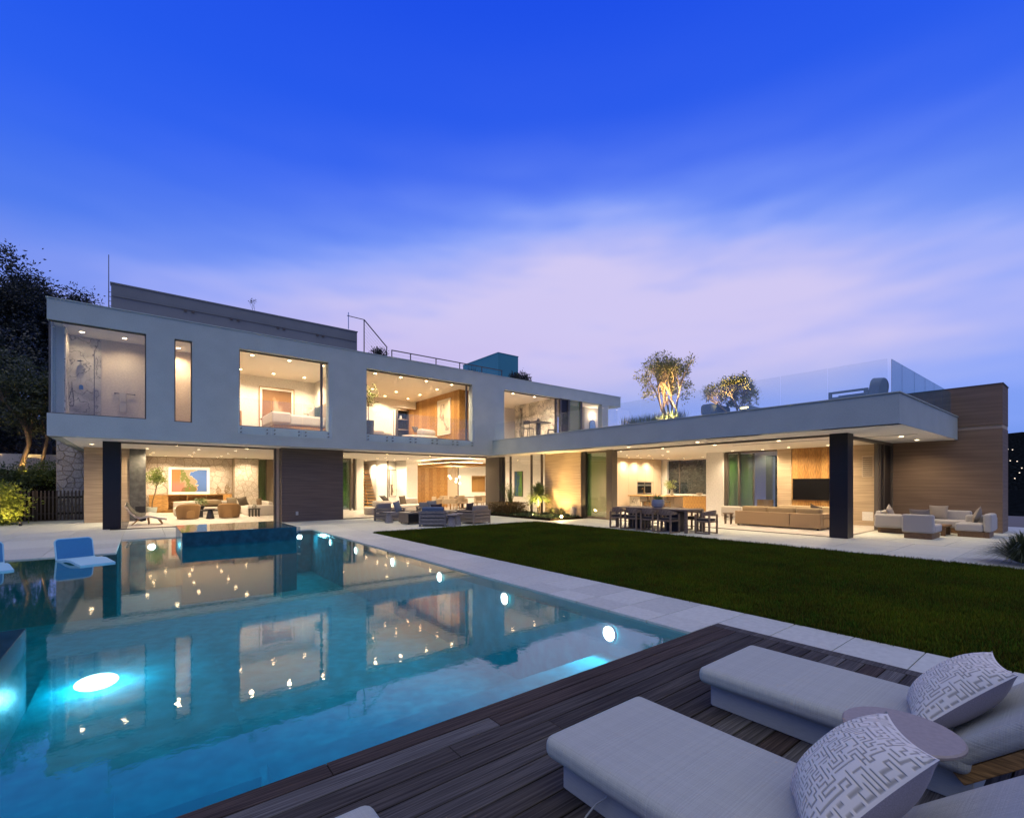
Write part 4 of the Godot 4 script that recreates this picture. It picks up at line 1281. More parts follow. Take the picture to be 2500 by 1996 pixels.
	for a in [[8.03, -17.55, 9.15, -16.73, "square fire table behind the blue lit armchair"], [10.02, -17.5, 11.15, -16.55, "square fire table in front of the armchair with a wide pillow"]]:
		var t := thing("fire_table", a[4], "fire table", Vector3.ZERO, 0.0, "fire tables on the patio")
		part(t, "body", mb().rbox(a[0], 0.05, a[1], a[2], 0.42, a[3], 0.01, 1), mat(lin(0.20, 0.16, 0.12), 0.6, "fine", V(0.7, 0.7, 0.7)))
		part(t, "front_panel", mb().rbox(a[0] + 0.03, 0.07, a[3] + 0.001, a[2] - 0.03, 0.40, a[3] + 0.008, 0.003, 1), M.black)
		part(t, "top_rim", mb().at(V(0, 0, 0)).box(a[0] - 0.02, 0.421, a[1] - 0.02, a[2] + 0.02, 0.455, a[1] + 0.28).box(a[0] - 0.02, 0.421, a[3] - 0.28, a[2] + 0.02, 0.455, a[3] + 0.02).box(a[0] - 0.02, 0.421, a[1] + 0.281, a[0] + 0.28, 0.455, a[3] - 0.281).box(a[2] - 0.28, 0.421, a[1] + 0.281, a[2] + 0.02, 0.455, a[3] - 0.281), mat(lin(0.24, 0.20, 0.16), 0.5))
		part(t, "burner_tray", mb().box(a[0] + 0.281, 0.421, a[1] + 0.281, a[2] - 0.281, 0.43, a[3] - 0.281), M.black)
		for k in 7:
			part(t, "lava_stone", mb().ball(V(lerpf(a[0] + 0.36, a[2] - 0.36, k / 6.0), 0.452, (a[1] + a[3]) / 2 + rng.randf_range(-0.08, 0.08)), V(0.05, 0.03, 0.045), 8, 5), M.black)
		for q in [[a[0] + 0.08, a[1] + 0.08], [a[2] - 0.08, a[1] + 0.08], [a[0] + 0.08, a[3] - 0.08], [a[2] - 0.08, a[3] - 0.08]]:
			part(t, "caster", mb().bar(V(q[0] - 0.02, 0.026, q[1]), V(q[0] + 0.02, 0.026, q[1]), 0.026, 0.026, 10), M.frame)
	var conc := own(mat(lin(0.30, 0.28, 0.27), 0.85, "stone", V(1.5, 1.5, 1.5)))
	var cs: Node3D
	for a in [[7.82, -18.0, "grey cone stool beside the armchair facing the pool"], [8.98, -15.05, "grey cone stool touching the arm of the blue lit armchair"], [9.5, -15.5, "grey cone stool beside the armchair turned from the lawn"]]:
		if cs == null:
			cs = thing("cone_stool", a[2], "stool", V(a[0], 0, a[1]), 0.0, "cone stools of the lounge")
			part(cs, "foot", mb().lathe(Vector3.ZERO, [[0.0, 0.0], [0.155, 0.0], [0.16, 0.01], [0.14, 0.12], [0.095, 0.38], [0.09, 0.41], [0.0, 0.411]], 24), conc)
			part(cs, "top", mb().lathe(Vector3.ZERO, [[0.0, 0.412], [0.21, 0.412], [0.222, 0.42], [0.222, 0.434], [0.212, 0.442], [0.0, 0.442]], 28), conc)
		else: copy(cs, "cone_stool", V(a[0], 0, a[1]), 0.4, a[2])
	# dining table on the wing patio
	var dt := thing("dining_table", "long weathered wood dining table on the patio under the terrace", "table", V(14.05, 0, -9.72))
	var tw := own(mat(lin(0.25, 0.185, 0.135), 0.6, "grain", V(5, 5, 0.5)))
	for k in 6: part(dt, "top_board", mb().rbox(-0.5 + k * 0.167, 0.70, -1.45, -0.5 + k * 0.167 + 0.163, 0.75, 1.45, 0.006, 1), tw)
	for s in [-1.0, 1.0]:
		part(dt, "pedestal", mb().rbox(-0.26, 0.0, s * 0.72 - 0.27, 0.26, 0.64, s * 0.72 + 0.27, 0.01, 1), mat(lin(0.02, 0.02, 0.025), 0.5))
		part(dt, "apron", mb().rbox(-0.44, 0.64, s * 0.72 - 0.06, 0.44, 0.699, s * 0.72 + 0.06, 0.006, 1), tw)
	for z in [-1.38, 1.38]:
		for x in [-0.45, 0.45]: part(dt, "leg", mb().rbox(x - 0.04, 0.0, z - 0.04, x + 0.04, 0.699, z + 0.04, 0.006, 1), tw)
	var names := ["first", "second", "third", "fourth"]
	var pc: Node3D
	for k in 4:
		var o := dining_chair(pc, "dark curved dining armchair on the table's lawn side, %s counting from the planting bed" % names[k], V(13.42, 0, -10.85 + 0.66 * k), PI / 2 + PI)
		if pc == null: pc = o
		o.rotation.y = -PI / 2
	for k in 4:
		var o := dining_chair(pc, "dark curved dining armchair on the table's house side, %s counting from the planting bed" % names[k], V(14.72, 0, -10.75 + 0.68 * k), PI / 2)
	dining_chair(pc, "dark curved dining armchair at the table end beside the dark column", V(14.10, 0, -7.93), 0.0)
	var pot := thing("planter_bowl", "blue grey planter bowl with a succulent on the dining table", "planter", V(13.95, 0.751, -9.62))
	part(pot, "pot", mb().lathe(Vector3.ZERO, [[0.0, 0.0], [0.14, 0.0], [0.19, 0.06], [0.215, 0.16], [0.205, 0.29], [0.19, 0.29], [0.185, 0.26], [0.0, 0.26]], 28), own(mat(lin(0.30, 0.33, 0.38), 0.5, "fine", V(1, 1, 1))))
	var su := mb()
	for k in 46:
		var an := rng.randf() * TAU
		var tl := rng.randf_range(0.1, 1.1)
		su.leaf(V(cos(an) * 0.08, 0.26, sin(an) * 0.08), V(cos(an) * sin(tl), cos(tl), sin(an) * sin(tl)) * rng.randf_range(0.14, 0.30), 0.05, 0.02)
	part(pot, "leaves", su, leafm(0.05, 0.085, 0.03))
	# pale seats by the end wall
	patio_sofa("pale upholstered seat with its smooth back turned to the lawn", V(18.02, 0, -3.42), -PI / 2, 0.72, 1.1, 0)
	patio_sofa("pale upholstered seat standing along the dark glass doors", V(19.3, 0, -4.32), PI, 0.95, 0.85, 1)
	patio_sofa("pale upholstered seat with its back to the board marked end wall", V(20.82, 0, -3.35), -PI / 2 + PI, 1.15, 1.0, 0)
	patio_sofa("pale upholstered seat with rounded arm beyond the low table", V(19.72, 0, -2.5), 0.0, 0.95, 0.8, 1)
	var pp := cloth(lin(0.33, 0.29, 0.25), 7.0)
	throw_pillow("speckled beige pillow on the seat along the glass doors", V(19.05, 0.62, -4.4), Vector3(-0.25, 0.0, 0.35), 0.5, 0.17, pp)
	throw_pillow("speckled beige pillow on the seat turned from the lawn", V(17.78, 0.62, -3.42), Vector3(-0.3, PI / 2, 0.0), 0.48, 0.15, pp)
	throw_pillow("speckled beige pillow leaning on the end wall seat", V(20.92, 0.62, -3.55), Vector3(0.3, PI / 2, 0.0), 0.5, 0.17, pp)
	throw_pillow("speckled beige pillow leaning on the rounded arm", V(19.95, 0.60, -2.5), Vector3(-0.3, PI, 0.5), 0.48, 0.17, pp)
	var lt := thing("low_table", "low square wooden table between the pale seats", "table", V(19.42, 0, -3.36))
	var wd := own(mat(lin(0.28, 0.15, 0.06), 0.5, "grain", V(0.6, 5, 5)))
	part(lt, "table_top", mb().rbox(-0.42, 0.26, -0.32, 0.42, 0.31, 0.32, 0.008, 1), wd)
	for a in [[-0.34, -0.24], [0.34, -0.24], [-0.34, 0.24], [0.34, 0.24]]: part(lt, "leg", mb().rbox(a[0] - 0.05, 0.0, a[1] - 0.05, a[0] + 0.05, 0.259, a[1] + 0.05, 0.006, 1), wd)
	# terrace furniture seen over the fascia
	var tb := own(mat(lin(0.12, 0.17, 0.22), 0.8, "fine", V(1, 1, 1)))
	var tc := thing("terrace_armchair", "blue grey armchair with open arm frame on the roof terrace", "armchair", V(16.3, 3.70, -4.4))
	part(tc, "arm", mb().rbox(-0.45, 0.0, -0.72, -0.37, 0.56, -0.64, 0.01, 1).rbox(-0.45, 0.0, 0.14, -0.37, 0.56, 0.24, 0.01, 1).rbox(-0.45, 0.50, -0.63, -0.37, 0.56, 0.13, 0.01, 1), tb)
	part(tc, "arm", mb().rbox(0.37, 0.0, -0.72, 0.45, 0.56, -0.64, 0.01, 1).rbox(0.37, 0.0, 0.14, 0.45, 0.56, 0.24, 0.01, 1).rbox(0.37, 0.50, -0.63, 0.45, 0.56, 0.13, 0.01, 1), tb)
	part(tc, "seat", mb().rbox(-0.36, 0.15, -0.7, 0.36, 0.42, 0.24, 0.04, 2), tb)
	part(tc, "backrest", mb().at(V(0, 0.2, 0.3), 0, 0.12).prism(arch(0.42, 0.42, 0.24), -0.08, 0.16, 0.02), tb)
	var ts := thing("terrace_daybed", "dark upholstered daybed on the roof terrace behind the glass", "daybed", V(17.2, 3.70, -8.6))
	part(ts, "base", mb().rbox(-0.7, 0.0, -0.95, 0.7, 0.42, 0.85, 0.05, 2), tb)
	part(ts, "bolster", mb().rbox(-0.7, 0.43, -0.95, 0.7, 0.86, -0.45, 0.12, 3), tb)
	part(ts, "bolster", mb().rbox(-0.6, 0.43, 0.45, 0.6, 0.64, 0.83, 0.1, 3), tb)


func arch(hw: float, straight: float, r: float) -> PackedVector2Array:
	var o := PackedVector2Array([Vector2(-hw, 0), Vector2(hw, 0)])
	for i in 13:
		var an := PI * i / 12.0
		o.append(Vector2(cos(an) * hw, straight + sin(an) * r))
	return o


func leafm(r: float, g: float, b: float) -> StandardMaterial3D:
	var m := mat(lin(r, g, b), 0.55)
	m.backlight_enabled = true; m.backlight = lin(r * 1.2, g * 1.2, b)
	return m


func linen(c: Color) -> StandardMaterial3D:
	var m := mat(c, 0.95, "heather", V(1.6, 1.6, 1.6), "linen", 1.6)
	m.rim_enabled = true; m.rim = 0.2; m.rim_tint = 0.6
	return own(m)


func art_image(kind: int) -> Image:
	var w := 256
	var h := 200
	var im := Image.create(w, h, false, Image.FORMAT_RGB8)
	var f := FastNoiseLite.new()
	f.seed = 40 + kind; f.frequency = 0.012; f.fractal_octaves = 3
	for y in h:
		for x in w:
			var k := f.get_noise_2d(x, y)
			var k2 := f.get_noise_2d(x * 2.0 + 300, y * 2.0)
			var u := float(x) / w
			var v := float(y) / h
			var c := Color(0.5, 0.5, 0.5)
			if kind == 0:   # broad patches of orange, olive and grey beside a blue field
				var e := u + k * 0.22 + 0.05 * sin(v * 7.0)
				c = Color(0.52, 0.46, 0.38)
				if e < 0.30: c = Color(0.62, 0.36, 0.18).lerp(Color(0.60, 0.40, 0.36), smoothstep(0.3, 0.8, v))
				elif absf(e - 0.40 - (v - 0.4) * 0.22) < 0.06: c = Color(0.36, 0.38, 0.17)
				elif v > 0.78: c = Color(0.45, 0.33, 0.22)
				if e > 0.66: c = Color(0.24, 0.37, 0.60)
				if absf(e - 0.645) < 0.012: c = Color(0.70, 0.66, 0.58)
			elif kind == 1:  # brown field with a pale cloudy form
				c = Color(0.42, 0.30, 0.19).lerp(Color(0.62, 0.45, 0.26), v)
				var d := Vector2(u - 0.52, (v - 0.5) * 0.8).length() + k * 0.25
				c = c.lerp(Color(0.75, 0.68, 0.58), clampf(0.9 - d * 3.2, 0, 0.75))
			elif kind == 2:  # pale sheet with grey brush marks
				c = Color(0.86, 0.80, 0.71)
				var d := absf(u - 0.5 + 0.25 * sin(v * 5.0) + k * 0.25)
				if d < 0.12 and v > 0.1 and v < 0.92: c = c.lerp(Color(0.50, 0.46, 0.42), 0.55 + 0.35 * k2)
			elif kind == 3:  # pale sky over a dark ridge
				c = Color(0.87, 0.82, 0.74)
				if v > 0.55 and u < 0.5 + 0.2 * k: c = Color(0.38, 0.32, 0.27)
				if absf(u - 0.42) < 0.03 and v > 0.15: c = Color(0.25, 0.22, 0.2)
			elif kind == 4:  # blue over green
				c = Color(0.10, 0.28, 0.42).lerp(Color(0.30, 0.46, 0.10), smoothstep(0.25, 0.7, u + k * 0.5))
			else:
				c = Color(0.85, 0.82, 0.76)
				if Vector2(u - 0.5, v - 0.5).length() < 0.08 + 0.08 * k2: c = Color(0.2, 0.2, 0.2)
			im.set_pixel(x, y, c)
	return im


# a framed picture in local x, y looking along +z
func picture(label: String, p: Vector3, turn: float, w: float, h: float, border: float, frame: Material, kind: int) -> Node3D:
	var t := thing("framed_picture", label, "picture", p, turn)
	var fr := mb()
	var k := 0.03
	fr.box(-w / 2, -h / 2, 0, w / 2, -h / 2 + k, 0.05).box(-w / 2, h / 2 - k, 0, w / 2, h / 2, 0.05).box(-w / 2, -h / 2 + k, 0, -w / 2 + k, h / 2 - k, 0.05).box(w / 2 - k, -h / 2 + k, 0, w / 2, h / 2 - k, 0.05)
	part(t, "frame", fr, frame)
	part(t, "mount", mb().box(-w / 2 + k, -h / 2 + k, 0.005, w / 2 - k, h / 2 - k, 0.02), mat(lin(0.78, 0.75, 0.69), 0.8))
	var m := StandardMaterial3D.new()
	m.albedo_texture = tex(art_image(kind)); m.roughness = 0.6
	var b := border + k
	part(t, "print", mb().q(V(-w / 2 + b, -h / 2 + b, 0.024), V(w / 2 - b, -h / 2 + b, 0.024), V(w / 2 - b, h / 2 - b, 0.024), V(-w / 2 + b, h / 2 - b, 0.024)), m)
	return t


func crown(b: MB, c: Vector3, r: Vector3, clumps: int, per: int, size: float, spread := 0.28, sd := 1) -> void:
	var q := RandomNumberGenerator.new()
	q.seed = sd
	for k in clumps:
		var d := V(q.randfn(), q.randfn(), q.randfn()).normalized() * pow(q.randf(), 0.45)
		var cc := c + d * r
		var cr := spread * (r.x + r.y + r.z) / 3.0 * q.randf_range(0.6, 1.25)
		for i in per:
			var e := V(q.randfn(), q.randfn(), q.randfn()) * 0.55
			var p := cc + e * cr
			var dir := (e.normalized() * 0.6 + V(q.randf_range(-1, 1), q.randf_range(-0.6, 0.8), q.randf_range(-1, 1))).normalized()
			b.leaf(p, dir * size * q.randf_range(0.6, 1.3), size * 0.45 * q.randf_range(0.7, 1.2), 0.0, dir.cross(V(q.randfn(), q.randfn(), q.randfn())).normalized())


func limbs(b: MB, p: Vector3, dir: Vector3, length: float, r: float, depth: int, q: RandomNumberGenerator, tips: Array, spread := 0.55) -> void:
	var a := p
	var d := dir.normalized()
	var n := 3
	for i in n:
		var e := a + d * length / n
		b.bar(a, e, r * (1.0 - 0.12 * i), r * (1.0 - 0.12 * (i + 1)), 7, false)
		a = e
		d = (d + V(q.randf_range(-0.18, 0.18), q.randf_range(-0.05, 0.12), q.randf_range(-0.18, 0.18))).normalized()
	if depth == 0:
		tips.append(a)
		return
	for k in (2 if q.randf() < 0.6 else 3):
		var nd := (d + V(q.randf_range(-1, 1), q.randf_range(-0.25, 0.6), q.randf_range(-1, 1)) * spread).normalized()
		limbs(b, a, nd, length * q.randf_range(0.62, 0.82), r * 0.62, depth - 1, q, tips, spread)


func stub_sofa(t: Node3D, x0: float, z0: float, x1: float, z1: float, h: float, m: Material, called := "seat", y0 := 0.0, r := 0.07) -> void:
	part(t, called, mb().rbox(x0, y0, z0, x1, h, z1, r, 3), m)


func build_indoor() -> void:
	var wh := cloth(lin(0.66, 0.60, 0.52), 5.0)
	var dk := cloth(lin(0.12, 0.095, 0.07), 5.0)
	var och := cloth(lin(0.30, 0.165, 0.06), 4.0)
	# ---------- left room ----------
	var mc := thing("media_cabinet", "long oak cabinet with drawers and open shelves under the large painting", "cabinet", V(0, 0, 0))
	part(mc, "top", mb().rbox(0.26, 0.93, -31.93, 4.05, 0.97, -31.40, 0.004, 1), M.oak_h)
	part(mc, "plinth", mb().box(0.4, 0.0, -31.9, 3.95, 0.12, -31.48), M.oak_h)
	part(mc, "bottom_board", mb().box(0.26, 0.121, -31.93, 4.05, 0.16, -31.41), M.oak_h)
	part(mc, "back_board", mb().box(0.26, 0.161, -31.95, 4.05, 0.929, -31.931), M.oak_h)
	for x in [0.26, 1.05, 1.93, 2.83, 3.62, 4.02]: part(mc, "divider", mb().box(x, 0.161, -31.93, x + 0.03, 0.929, -31.41), M.oak_h)
	for a in [[1.081, 1.929], [1.961, 2.829], [2.861, 3.619]]: part(mc, "shelf", mb().box(a[0], 0.55, -31.93, a[1], 0.575, -31.42), M.oak_h)
	for k in 3:
		var d := part(mc, "drawer", mb().rbox(0.292, 0.165 + 0.256 * k, -31.6, 1.048, 0.415 + 0.256 * k, -31.405, 0.004, 1), M.oak_h)
		part(d, "handle", mb().box(0.6, 0.29 + 0.256 * k, -31.404, 0.75, 0.305 + 0.256 * k, -31.395), M.frame)
	var dr := part(mc, "drawer", mb().rbox(3.652, 0.60, -31.6, 4.018, 0.925, -31.405, 0.004, 1), M.oak_h)
	part(dr, "handle", mb().box(3.77, 0.77, -31.404, 3.9, 0.785, -31.395), M.frame)
	picture("large white framed painting of orange, olive and blue patches above the oak cabinet", V(2.06, 1.735, -31.88), 0.0, 1.9, 1.5, 0.1, mat(lin(0.8, 0.78, 0.74), 0.5), 0)
	for a in [[3.42, 0.42, "shorter twisted bronze sculpture on the oak cabinet"], [3.84, 0.55, "taller twisted bronze sculpture on the oak cabinet"]]:
		var s := thing("sculpture", a[2], "sculpture", V(a[0], 0.971, -31.65))
		part(s, "stand", mb().box(-0.06, 0.0, -0.05, 0.06, 0.02, 0.05), M.frame)
		for k in 6:
			var pts := []
			var ph := rng.randf() * TAU
			for i in 9:
				var y: float = 0.02 + a[1] * i / 8.0
				pts.append(V(0.15 * sin(ph + i * 1.1) * sin(PI * i / 8.0 + 0.3), y, 0.1 * cos(ph + i * 0.9)))
			part(s, "strand", mb().path(pts, 0.011, 5), mat(lin(0.30, 0.22, 0.12), 0.35, "", V(1, 1, 1), "", 0.0, 0.7))
	var pt := thing("potted_tree", "leafy green potted tree behind the slate chimney", "plant", V(0.36, 0, -29.5))
	part(pt, "pot", mb().lathe(Vector3.ZERO, [[0.0, 0.0], [0.16, 0.0], [0.22, 0.4], [0.2, 0.4], [0.0, 0.36]], 20), M.stucco)
	var tk := mb()
	var tips := []
	var q := RandomNumberGenerator.new()
	q.seed = 9
	limbs(tk, V(0, 0.36, 0), V(0.06, 1, 0), 0.9, 0.025, 2, q, tips)
	part(pt, "trunk", tk, mat(lin(0.10, 0.07, 0.045), 0.9))
	var cr := mb()
	crown(cr, V(0.12, 1.92, 0), V(0.46, 0.42, 0.5), 36, 40, 0.10, 0.3, 5)
	part(pt, "foliage", cr, leafm(0.10, 0.13, 0.03))
	# chaise
	var ch := thing("chaise_longue", "cream curved chaise longue with a dark throw beside the dark column", "chaise", V(-0.52, 0, -23.1), -0.06)
	var prof := [[0.0, 0.76], [0.06, 0.70], [0.16, 0.52], [0.30, 0.36], [0.45, 0.30], [0.60, 0.335], [0.72, 0.36], [0.88, 0.32], [1.05, 0.27], [1.2, 0.25], [1.28, 0.23]]
	var cb := mb()
	for i in prof.size() - 1:
		var a: Array = prof[i]
		var b: Array = prof[i + 1]
		var t := 0.12
		# the shell is dished: its far edge stands higher than the near one
		var f := [V(a[0], a[1], 0.33), V(b[0], b[1], 0.33), V(b[0], b[1] - 0.02, 0.1), V(a[0], a[1] - 0.02, 0.1), V(b[0], b[1] + 0.02, -0.15), V(a[0], a[1] + 0.02, -0.15), V(b[0], b[1] + 0.11, -0.33), V(a[0], a[1] + 0.11, -0.33)]
		cb.q(f[0], f[1], f[2], f[3])
		cb.q(f[3], f[2], f[4], f[5])
		cb.q(f[5], f[4], f[6], f[7])
		var dn := V(0, -t, 0)
		cb.q(f[7] + dn, f[6] + dn, f[1] + dn * 0.6, f[0] + dn * 0.6)
		cb.q(f[0] + dn * 0.6, f[1] + dn * 0.6, f[1], f[0])
		cb.q(f[6] + dn, f[7] + dn, f[7], f[6])
		if i == 0: cb.q(f[7] + dn, f[0] + dn * 0.6, f[0], f[7])
		if i == prof.size() - 2: cb.q(f[1] + dn * 0.6, f[6] + dn, f[6], f[1])
	part(ch, "cushion", cb, wh)
	var th := mb()
	for i in range(0, 5):
		var a: Array = prof[i]
		var b: Array = prof[i + 1]
		th.q(V(a[0] + 0.01, a[1] + 0.012, 0.1), V(b[0] + 0.01, b[1] + 0.012, 0.1), V(b[0] + 0.01, b[1] + 0.13, -0.335), V(a[0] + 0.01, a[1] + 0.13, -0.335))
		th.q(V(b[0] + 0.01, b[1] - 0.2, -0.338), V(a[0] + 0.01, a[1] - 0.2, -0.338), V(a[0] + 0.01, a[1] + 0.13, -0.338), V(b[0] + 0.01, b[1] + 0.13, -0.338))
	part(ch, "throw", th, cloth(lin(0.07, 0.065, 0.055), 5.0))
	for s in [-0.26, 0.26]:
		part(ch, "leg", mb().bar(V(0.42, 0.24, s), V(0.20, 0.0, s), 0.025, 0.014, 8), M.oak_h)
		part(ch, "leg", mb().bar(V(0.68, 0.29, s), V(0.72, 0.0, s), 0.025, 0.014, 8), M.oak_h)
		part(ch, "leg", mb().bar(V(1.02, 0.2, s), V(1.14, 0.0, s), 0.025, 0.014, 8), M.oak_h)
	# two barrel armchairs with their backs to the pool
	var bc: Node3D
	for a in [[1.58, -25.3, "ochre barrel armchair nearer to the chaise longue"], [3.15, -25.2, "ochre barrel armchair nearer to the arched stool"]]:
		if bc != null:
			copy(bc, "barrel_armchair", V(a[0], 0, a[1]), -0.2, a[2])
			continue
		bc = thing("barrel_armchair", a[2], "armchair", V(a[0], 0, a[1]), 0.15, "ochre barrel armchairs in the stone walled room")
		part(bc, "seat", mb().lathe(Vector3.ZERO, [[0.0, 0.02], [0.36, 0.02], [0.39, 0.08], [0.39, 0.36], [0.34, 0.42], [0.0, 0.43]], 28), och)
		var bk := mb()
		var n := 22
		for i in n:
			var e := []
			for k in [i, i + 1]:
				var an: float = -0.35 + (PI + 0.7) * k / n
				var d := V(cos(an), 0, sin(an))
				var hh: float = 0.48 + 0.22 * pow(sin(clampf(an, 0, PI)), 0.4)
				e.append([d, hh])
			var ring := [[0.40, 0.03], [0.43, 0.2], [0.46, 0.42], [0.47, -0.06], [0.43, 0.0], [0.37, -0.03], [0.34, -0.10], [0.34, 0.35]]
			for k in ring.size() - 1:
				var P := []
				for z in 2:
					for w in [k, k + 1]:
						var yy: float = ring[w][1] if w < 3 or w == 7 else e[z][1] + ring[w][1]
						P.append((e[z][0] as Vector3) * ring[w][0] + V(0, yy, 0))
				bk.q(P[2], P[0], P[1], P[3])
		part(bc, "backrest", bk, och)
		var pn := mb()
		part(bc, "back_panel", mb().prism(PackedVector2Array(), 0, 0) if false else mb().at(V(0, 0.03, 0.42)).prism(arch(0.17, 0.25, 0.12), 0.0, 0.045, 0.015), och)
	var sd := thing("pedestal_table", "small dark conical table between the ochre armchairs", "table", V(2.38, 0, -24.95))
	part(sd, "foot", mb().lathe(Vector3.ZERO, [[0.0, 0.0], [0.17, 0.0], [0.17, 0.02], [0.09, 0.38], [0.09, 0.41]], 6), M.black)
	part(sd, "top", mb().lathe(Vector3.ZERO, [[0.0, 0.411], [0.2, 0.411], [0.21, 0.43], [0.2, 0.455], [0.0, 0.455]], 8), mat(lin(0.05, 0.045, 0.04), 0.3))
	var ct := thing("coffee_table", "dark slab coffee table in front of the white corner sofa", "table", V(2.6, 0, -26.5))
	part(ct, "top", mb().rbox(-0.75, 0.28, -0.4, 0.75, 0.35, 0.4, 0.01, 1), mat(lin(0.035, 0.03, 0.028), 0.35))
	for x in [-0.5, 0.5]: part(ct, "foot", mb().rbox(x - 0.12, 0.0, -0.3, x + 0.12, 0.279, 0.3, 0.01, 1), M.black)
	var bo := thing("plant_bowl", "green leafy plant in a dark bowl on the slab coffee table", "plant", V(2.15, 0.351, -26.5))
	part(bo, "bowl", mb().lathe(Vector3.ZERO, [[0.0, 0.0], [0.1, 0.0], [0.18, 0.18], [0.16, 0.18], [0.0, 0.15]], 18), M.black)
	var bl := mb()
	crown(bl, V(0, 0.36, 0), V(0.26, 0.16, 0.26), 16, 16, 0.1, 0.35, 8)
	part(bo, "foliage", bl, leafm(0.08, 0.10, 0.03))
	var so := thing("corner_sofa", "white corner sofa in front of the stone wall", "sofa")
	stub_sofa(so, 1.2, -28.9, 4.0, -27.9, 0.40, wh)
	stub_sofa(so, 1.2, -29.2, 4.0, -28.9, 0.68, wh, "backrest")
	stub_sofa(so, 4.02, -29.2, 4.95, -26.2, 0.40, wh)
	stub_sofa(so, 4.96, -29.2, 5.2, -26.2, 0.66, wh, "backrest")
	stub_sofa(so, 4.02, -26.19, 5.2, -25.95, 0.52, wh, "arm")
	part(so, "throw", mb().rbox(2.3, 0.41, -29.22, 3.2, 0.74, -28.0, 0.14, 3), cloth(lin(0.20, 0.14, 0.075), 4.0))
	throw_pillow("dark olive pillow leaning in the corner of the white corner sofa", V(4.2, 0.62, -28.6), Vector3(-0.3, 0.2, 0.2), 0.5, 0.16, dk)
	throw_pillow("taupe pillow on the white corner sofa beside the brown throw", V(3.7, 0.62, -28.7), Vector3(-0.3, -0.1, 0.0), 0.5, 0.16, cloth(lin(0.24, 0.19, 0.13), 5.0))
	throw_pillow("brown pillow on the short leg of the white corner sofa", V(4.75, 0.60, -27.3), Vector3(0.0, -1.2, 0.2), 0.45, 0.15, cloth(lin(0.17, 0.11, 0.06), 5.0))
	var ar := thing("arched_stool", "small dark stool with arched legs beside the ochre armchairs", "stool", V(4.2, 0, -25.35))
	part(ar, "top", mb().rbox(-0.25, 0.35, -0.15, 0.25, 0.40, 0.15, 0.01, 1), mat(lin(0.055, 0.05, 0.04), 0.6))
	for x in [-0.2, -0.07, 0.07, 0.2]:
		for z in [-0.11, 0.11]: part(ar, "leg", mb().bar(V(x, 0.0, z), V(x, 0.35, z), 0.022, 0.032, 8), mat(lin(0.055, 0.05, 0.04), 0.6))
	solo("stone_jar", "small grey jar on the arched stool", "jar", mb().lathe(V(4.2, 0.401, -25.35), [[0.0, 0.0], [0.09, 0.0], [0.11, 0.07], [0.08, 0.14], [0.05, 0.15], [0.06, 0.2], [0.0, 0.2]], 16), mat(lin(0.22, 0.20, 0.16), 0.6))
	# ---------- middle room ----------
	var ot := thing("round_ottoman", "cream two tier round ottoman near the open sliders", "ottoman", V(9.75, 0, -23.45))
	part(ot, "lower_tier", mb().lathe(Vector3.ZERO, [[0.0, 0.01], [0.82, 0.01], [0.86, 0.05], [0.86, 0.30], [0.82, 0.36], [0.0, 0.365]], 44), wh)
	part(ot, "upper_tier", mb().lathe(V(0.12, 0, -0.15), [[0.47, 0.365], [0.5, 0.40], [0.5, 0.62], [0.46, 0.67], [0.0, 0.675]], 36), wh)
	var sf := thing("curved_sofa", "cream sofa with a brown pillow in front of the white column", "sofa")
	stub_sofa(sf, 11.0, -25.6, 13.3, -24.5, 0.38, wh)
	stub_sofa(sf, 11.9, -25.9, 13.0, -25.6, 0.74, wh, "backrest", 0.0, 0.12)
	throw_pillow("brown square pillow on the cream sofa", V(11.85, 0.62, -25.35), Vector3(-0.2, 0.3, 0.05), 0.52, 0.17, dk)
	throw_pillow("dark grey pillow on top of the round ottoman", V(10.05, 0.80, -23.75), Vector3(-0.9, 0.4, 0.0), 0.46, 0.15, cloth(lin(0.08, 0.07, 0.06), 5.0))
	var sc := thing("staircase", "curving open staircase with pale wooden treads", "staircase")
	for k in 15:
		var an := 0.055 * k
		part(sc, "tread", mb().at(V(11.1 + 0.02 * k, 0.19 * (k + 1), -28.7 - 0.14 * k), -an).rbox(-0.55, -0.05, -0.16, 0.55 - 0.012 * k, 0.0, 0.16, 0.008, 1), M.oak2)
	part(sc, "glass_side", mb().q(V(11.68, 0.2, -28.55), V(11.95, 2.9, -30.7), V(11.95, 3.04, -30.7), V(11.68, 1.15, -28.55)), M.glass)
	var stv := mb()
	for k in 14: stv.bar(V(11.1 + 0.02 * k, 0.19 * (k + 1) - 0.05, -28.75 - 0.14 * k), V(11.12 + 0.02 * k, 0.19 * (k + 2) - 0.05, -28.89 - 0.14 * k), 0.05, 0.05, 6)
	part(sc, "spine", stv, M.oak_h)
	picture("tall black framed picture of a dark spire on the white wall", V(13.1 - 0.02, 1.6, -28.915), 0.0, 0.72, 1.75, 0.06, M.black, 3) if false else picture("tall black framed picture of a dark spire on the white wall", V(12.82, 1.6, -28.915), 0.0, 0.5, 1.75, 0.05, M.black, 3)
	var tb := thing("indoor_dining_table", "dark round dining table under the wood canopy", "table", V(15.95, 0, -25.4))
	part(tb, "top", mb().lathe(Vector3.ZERO, [[0.0, 0.68], [0.88, 0.68], [0.9, 0.70], [0.88, 0.72], [0.0, 0.72]], 36, 1.0, 0.7), mat(lin(0.10, 0.065, 0.04), 0.4))
	part(tb, "pedestal", mb().lathe(Vector3.ZERO, [[0.34, 0.0], [0.32, 0.03], [0.06, 0.06], [0.06, 0.68]], 20), M.black)
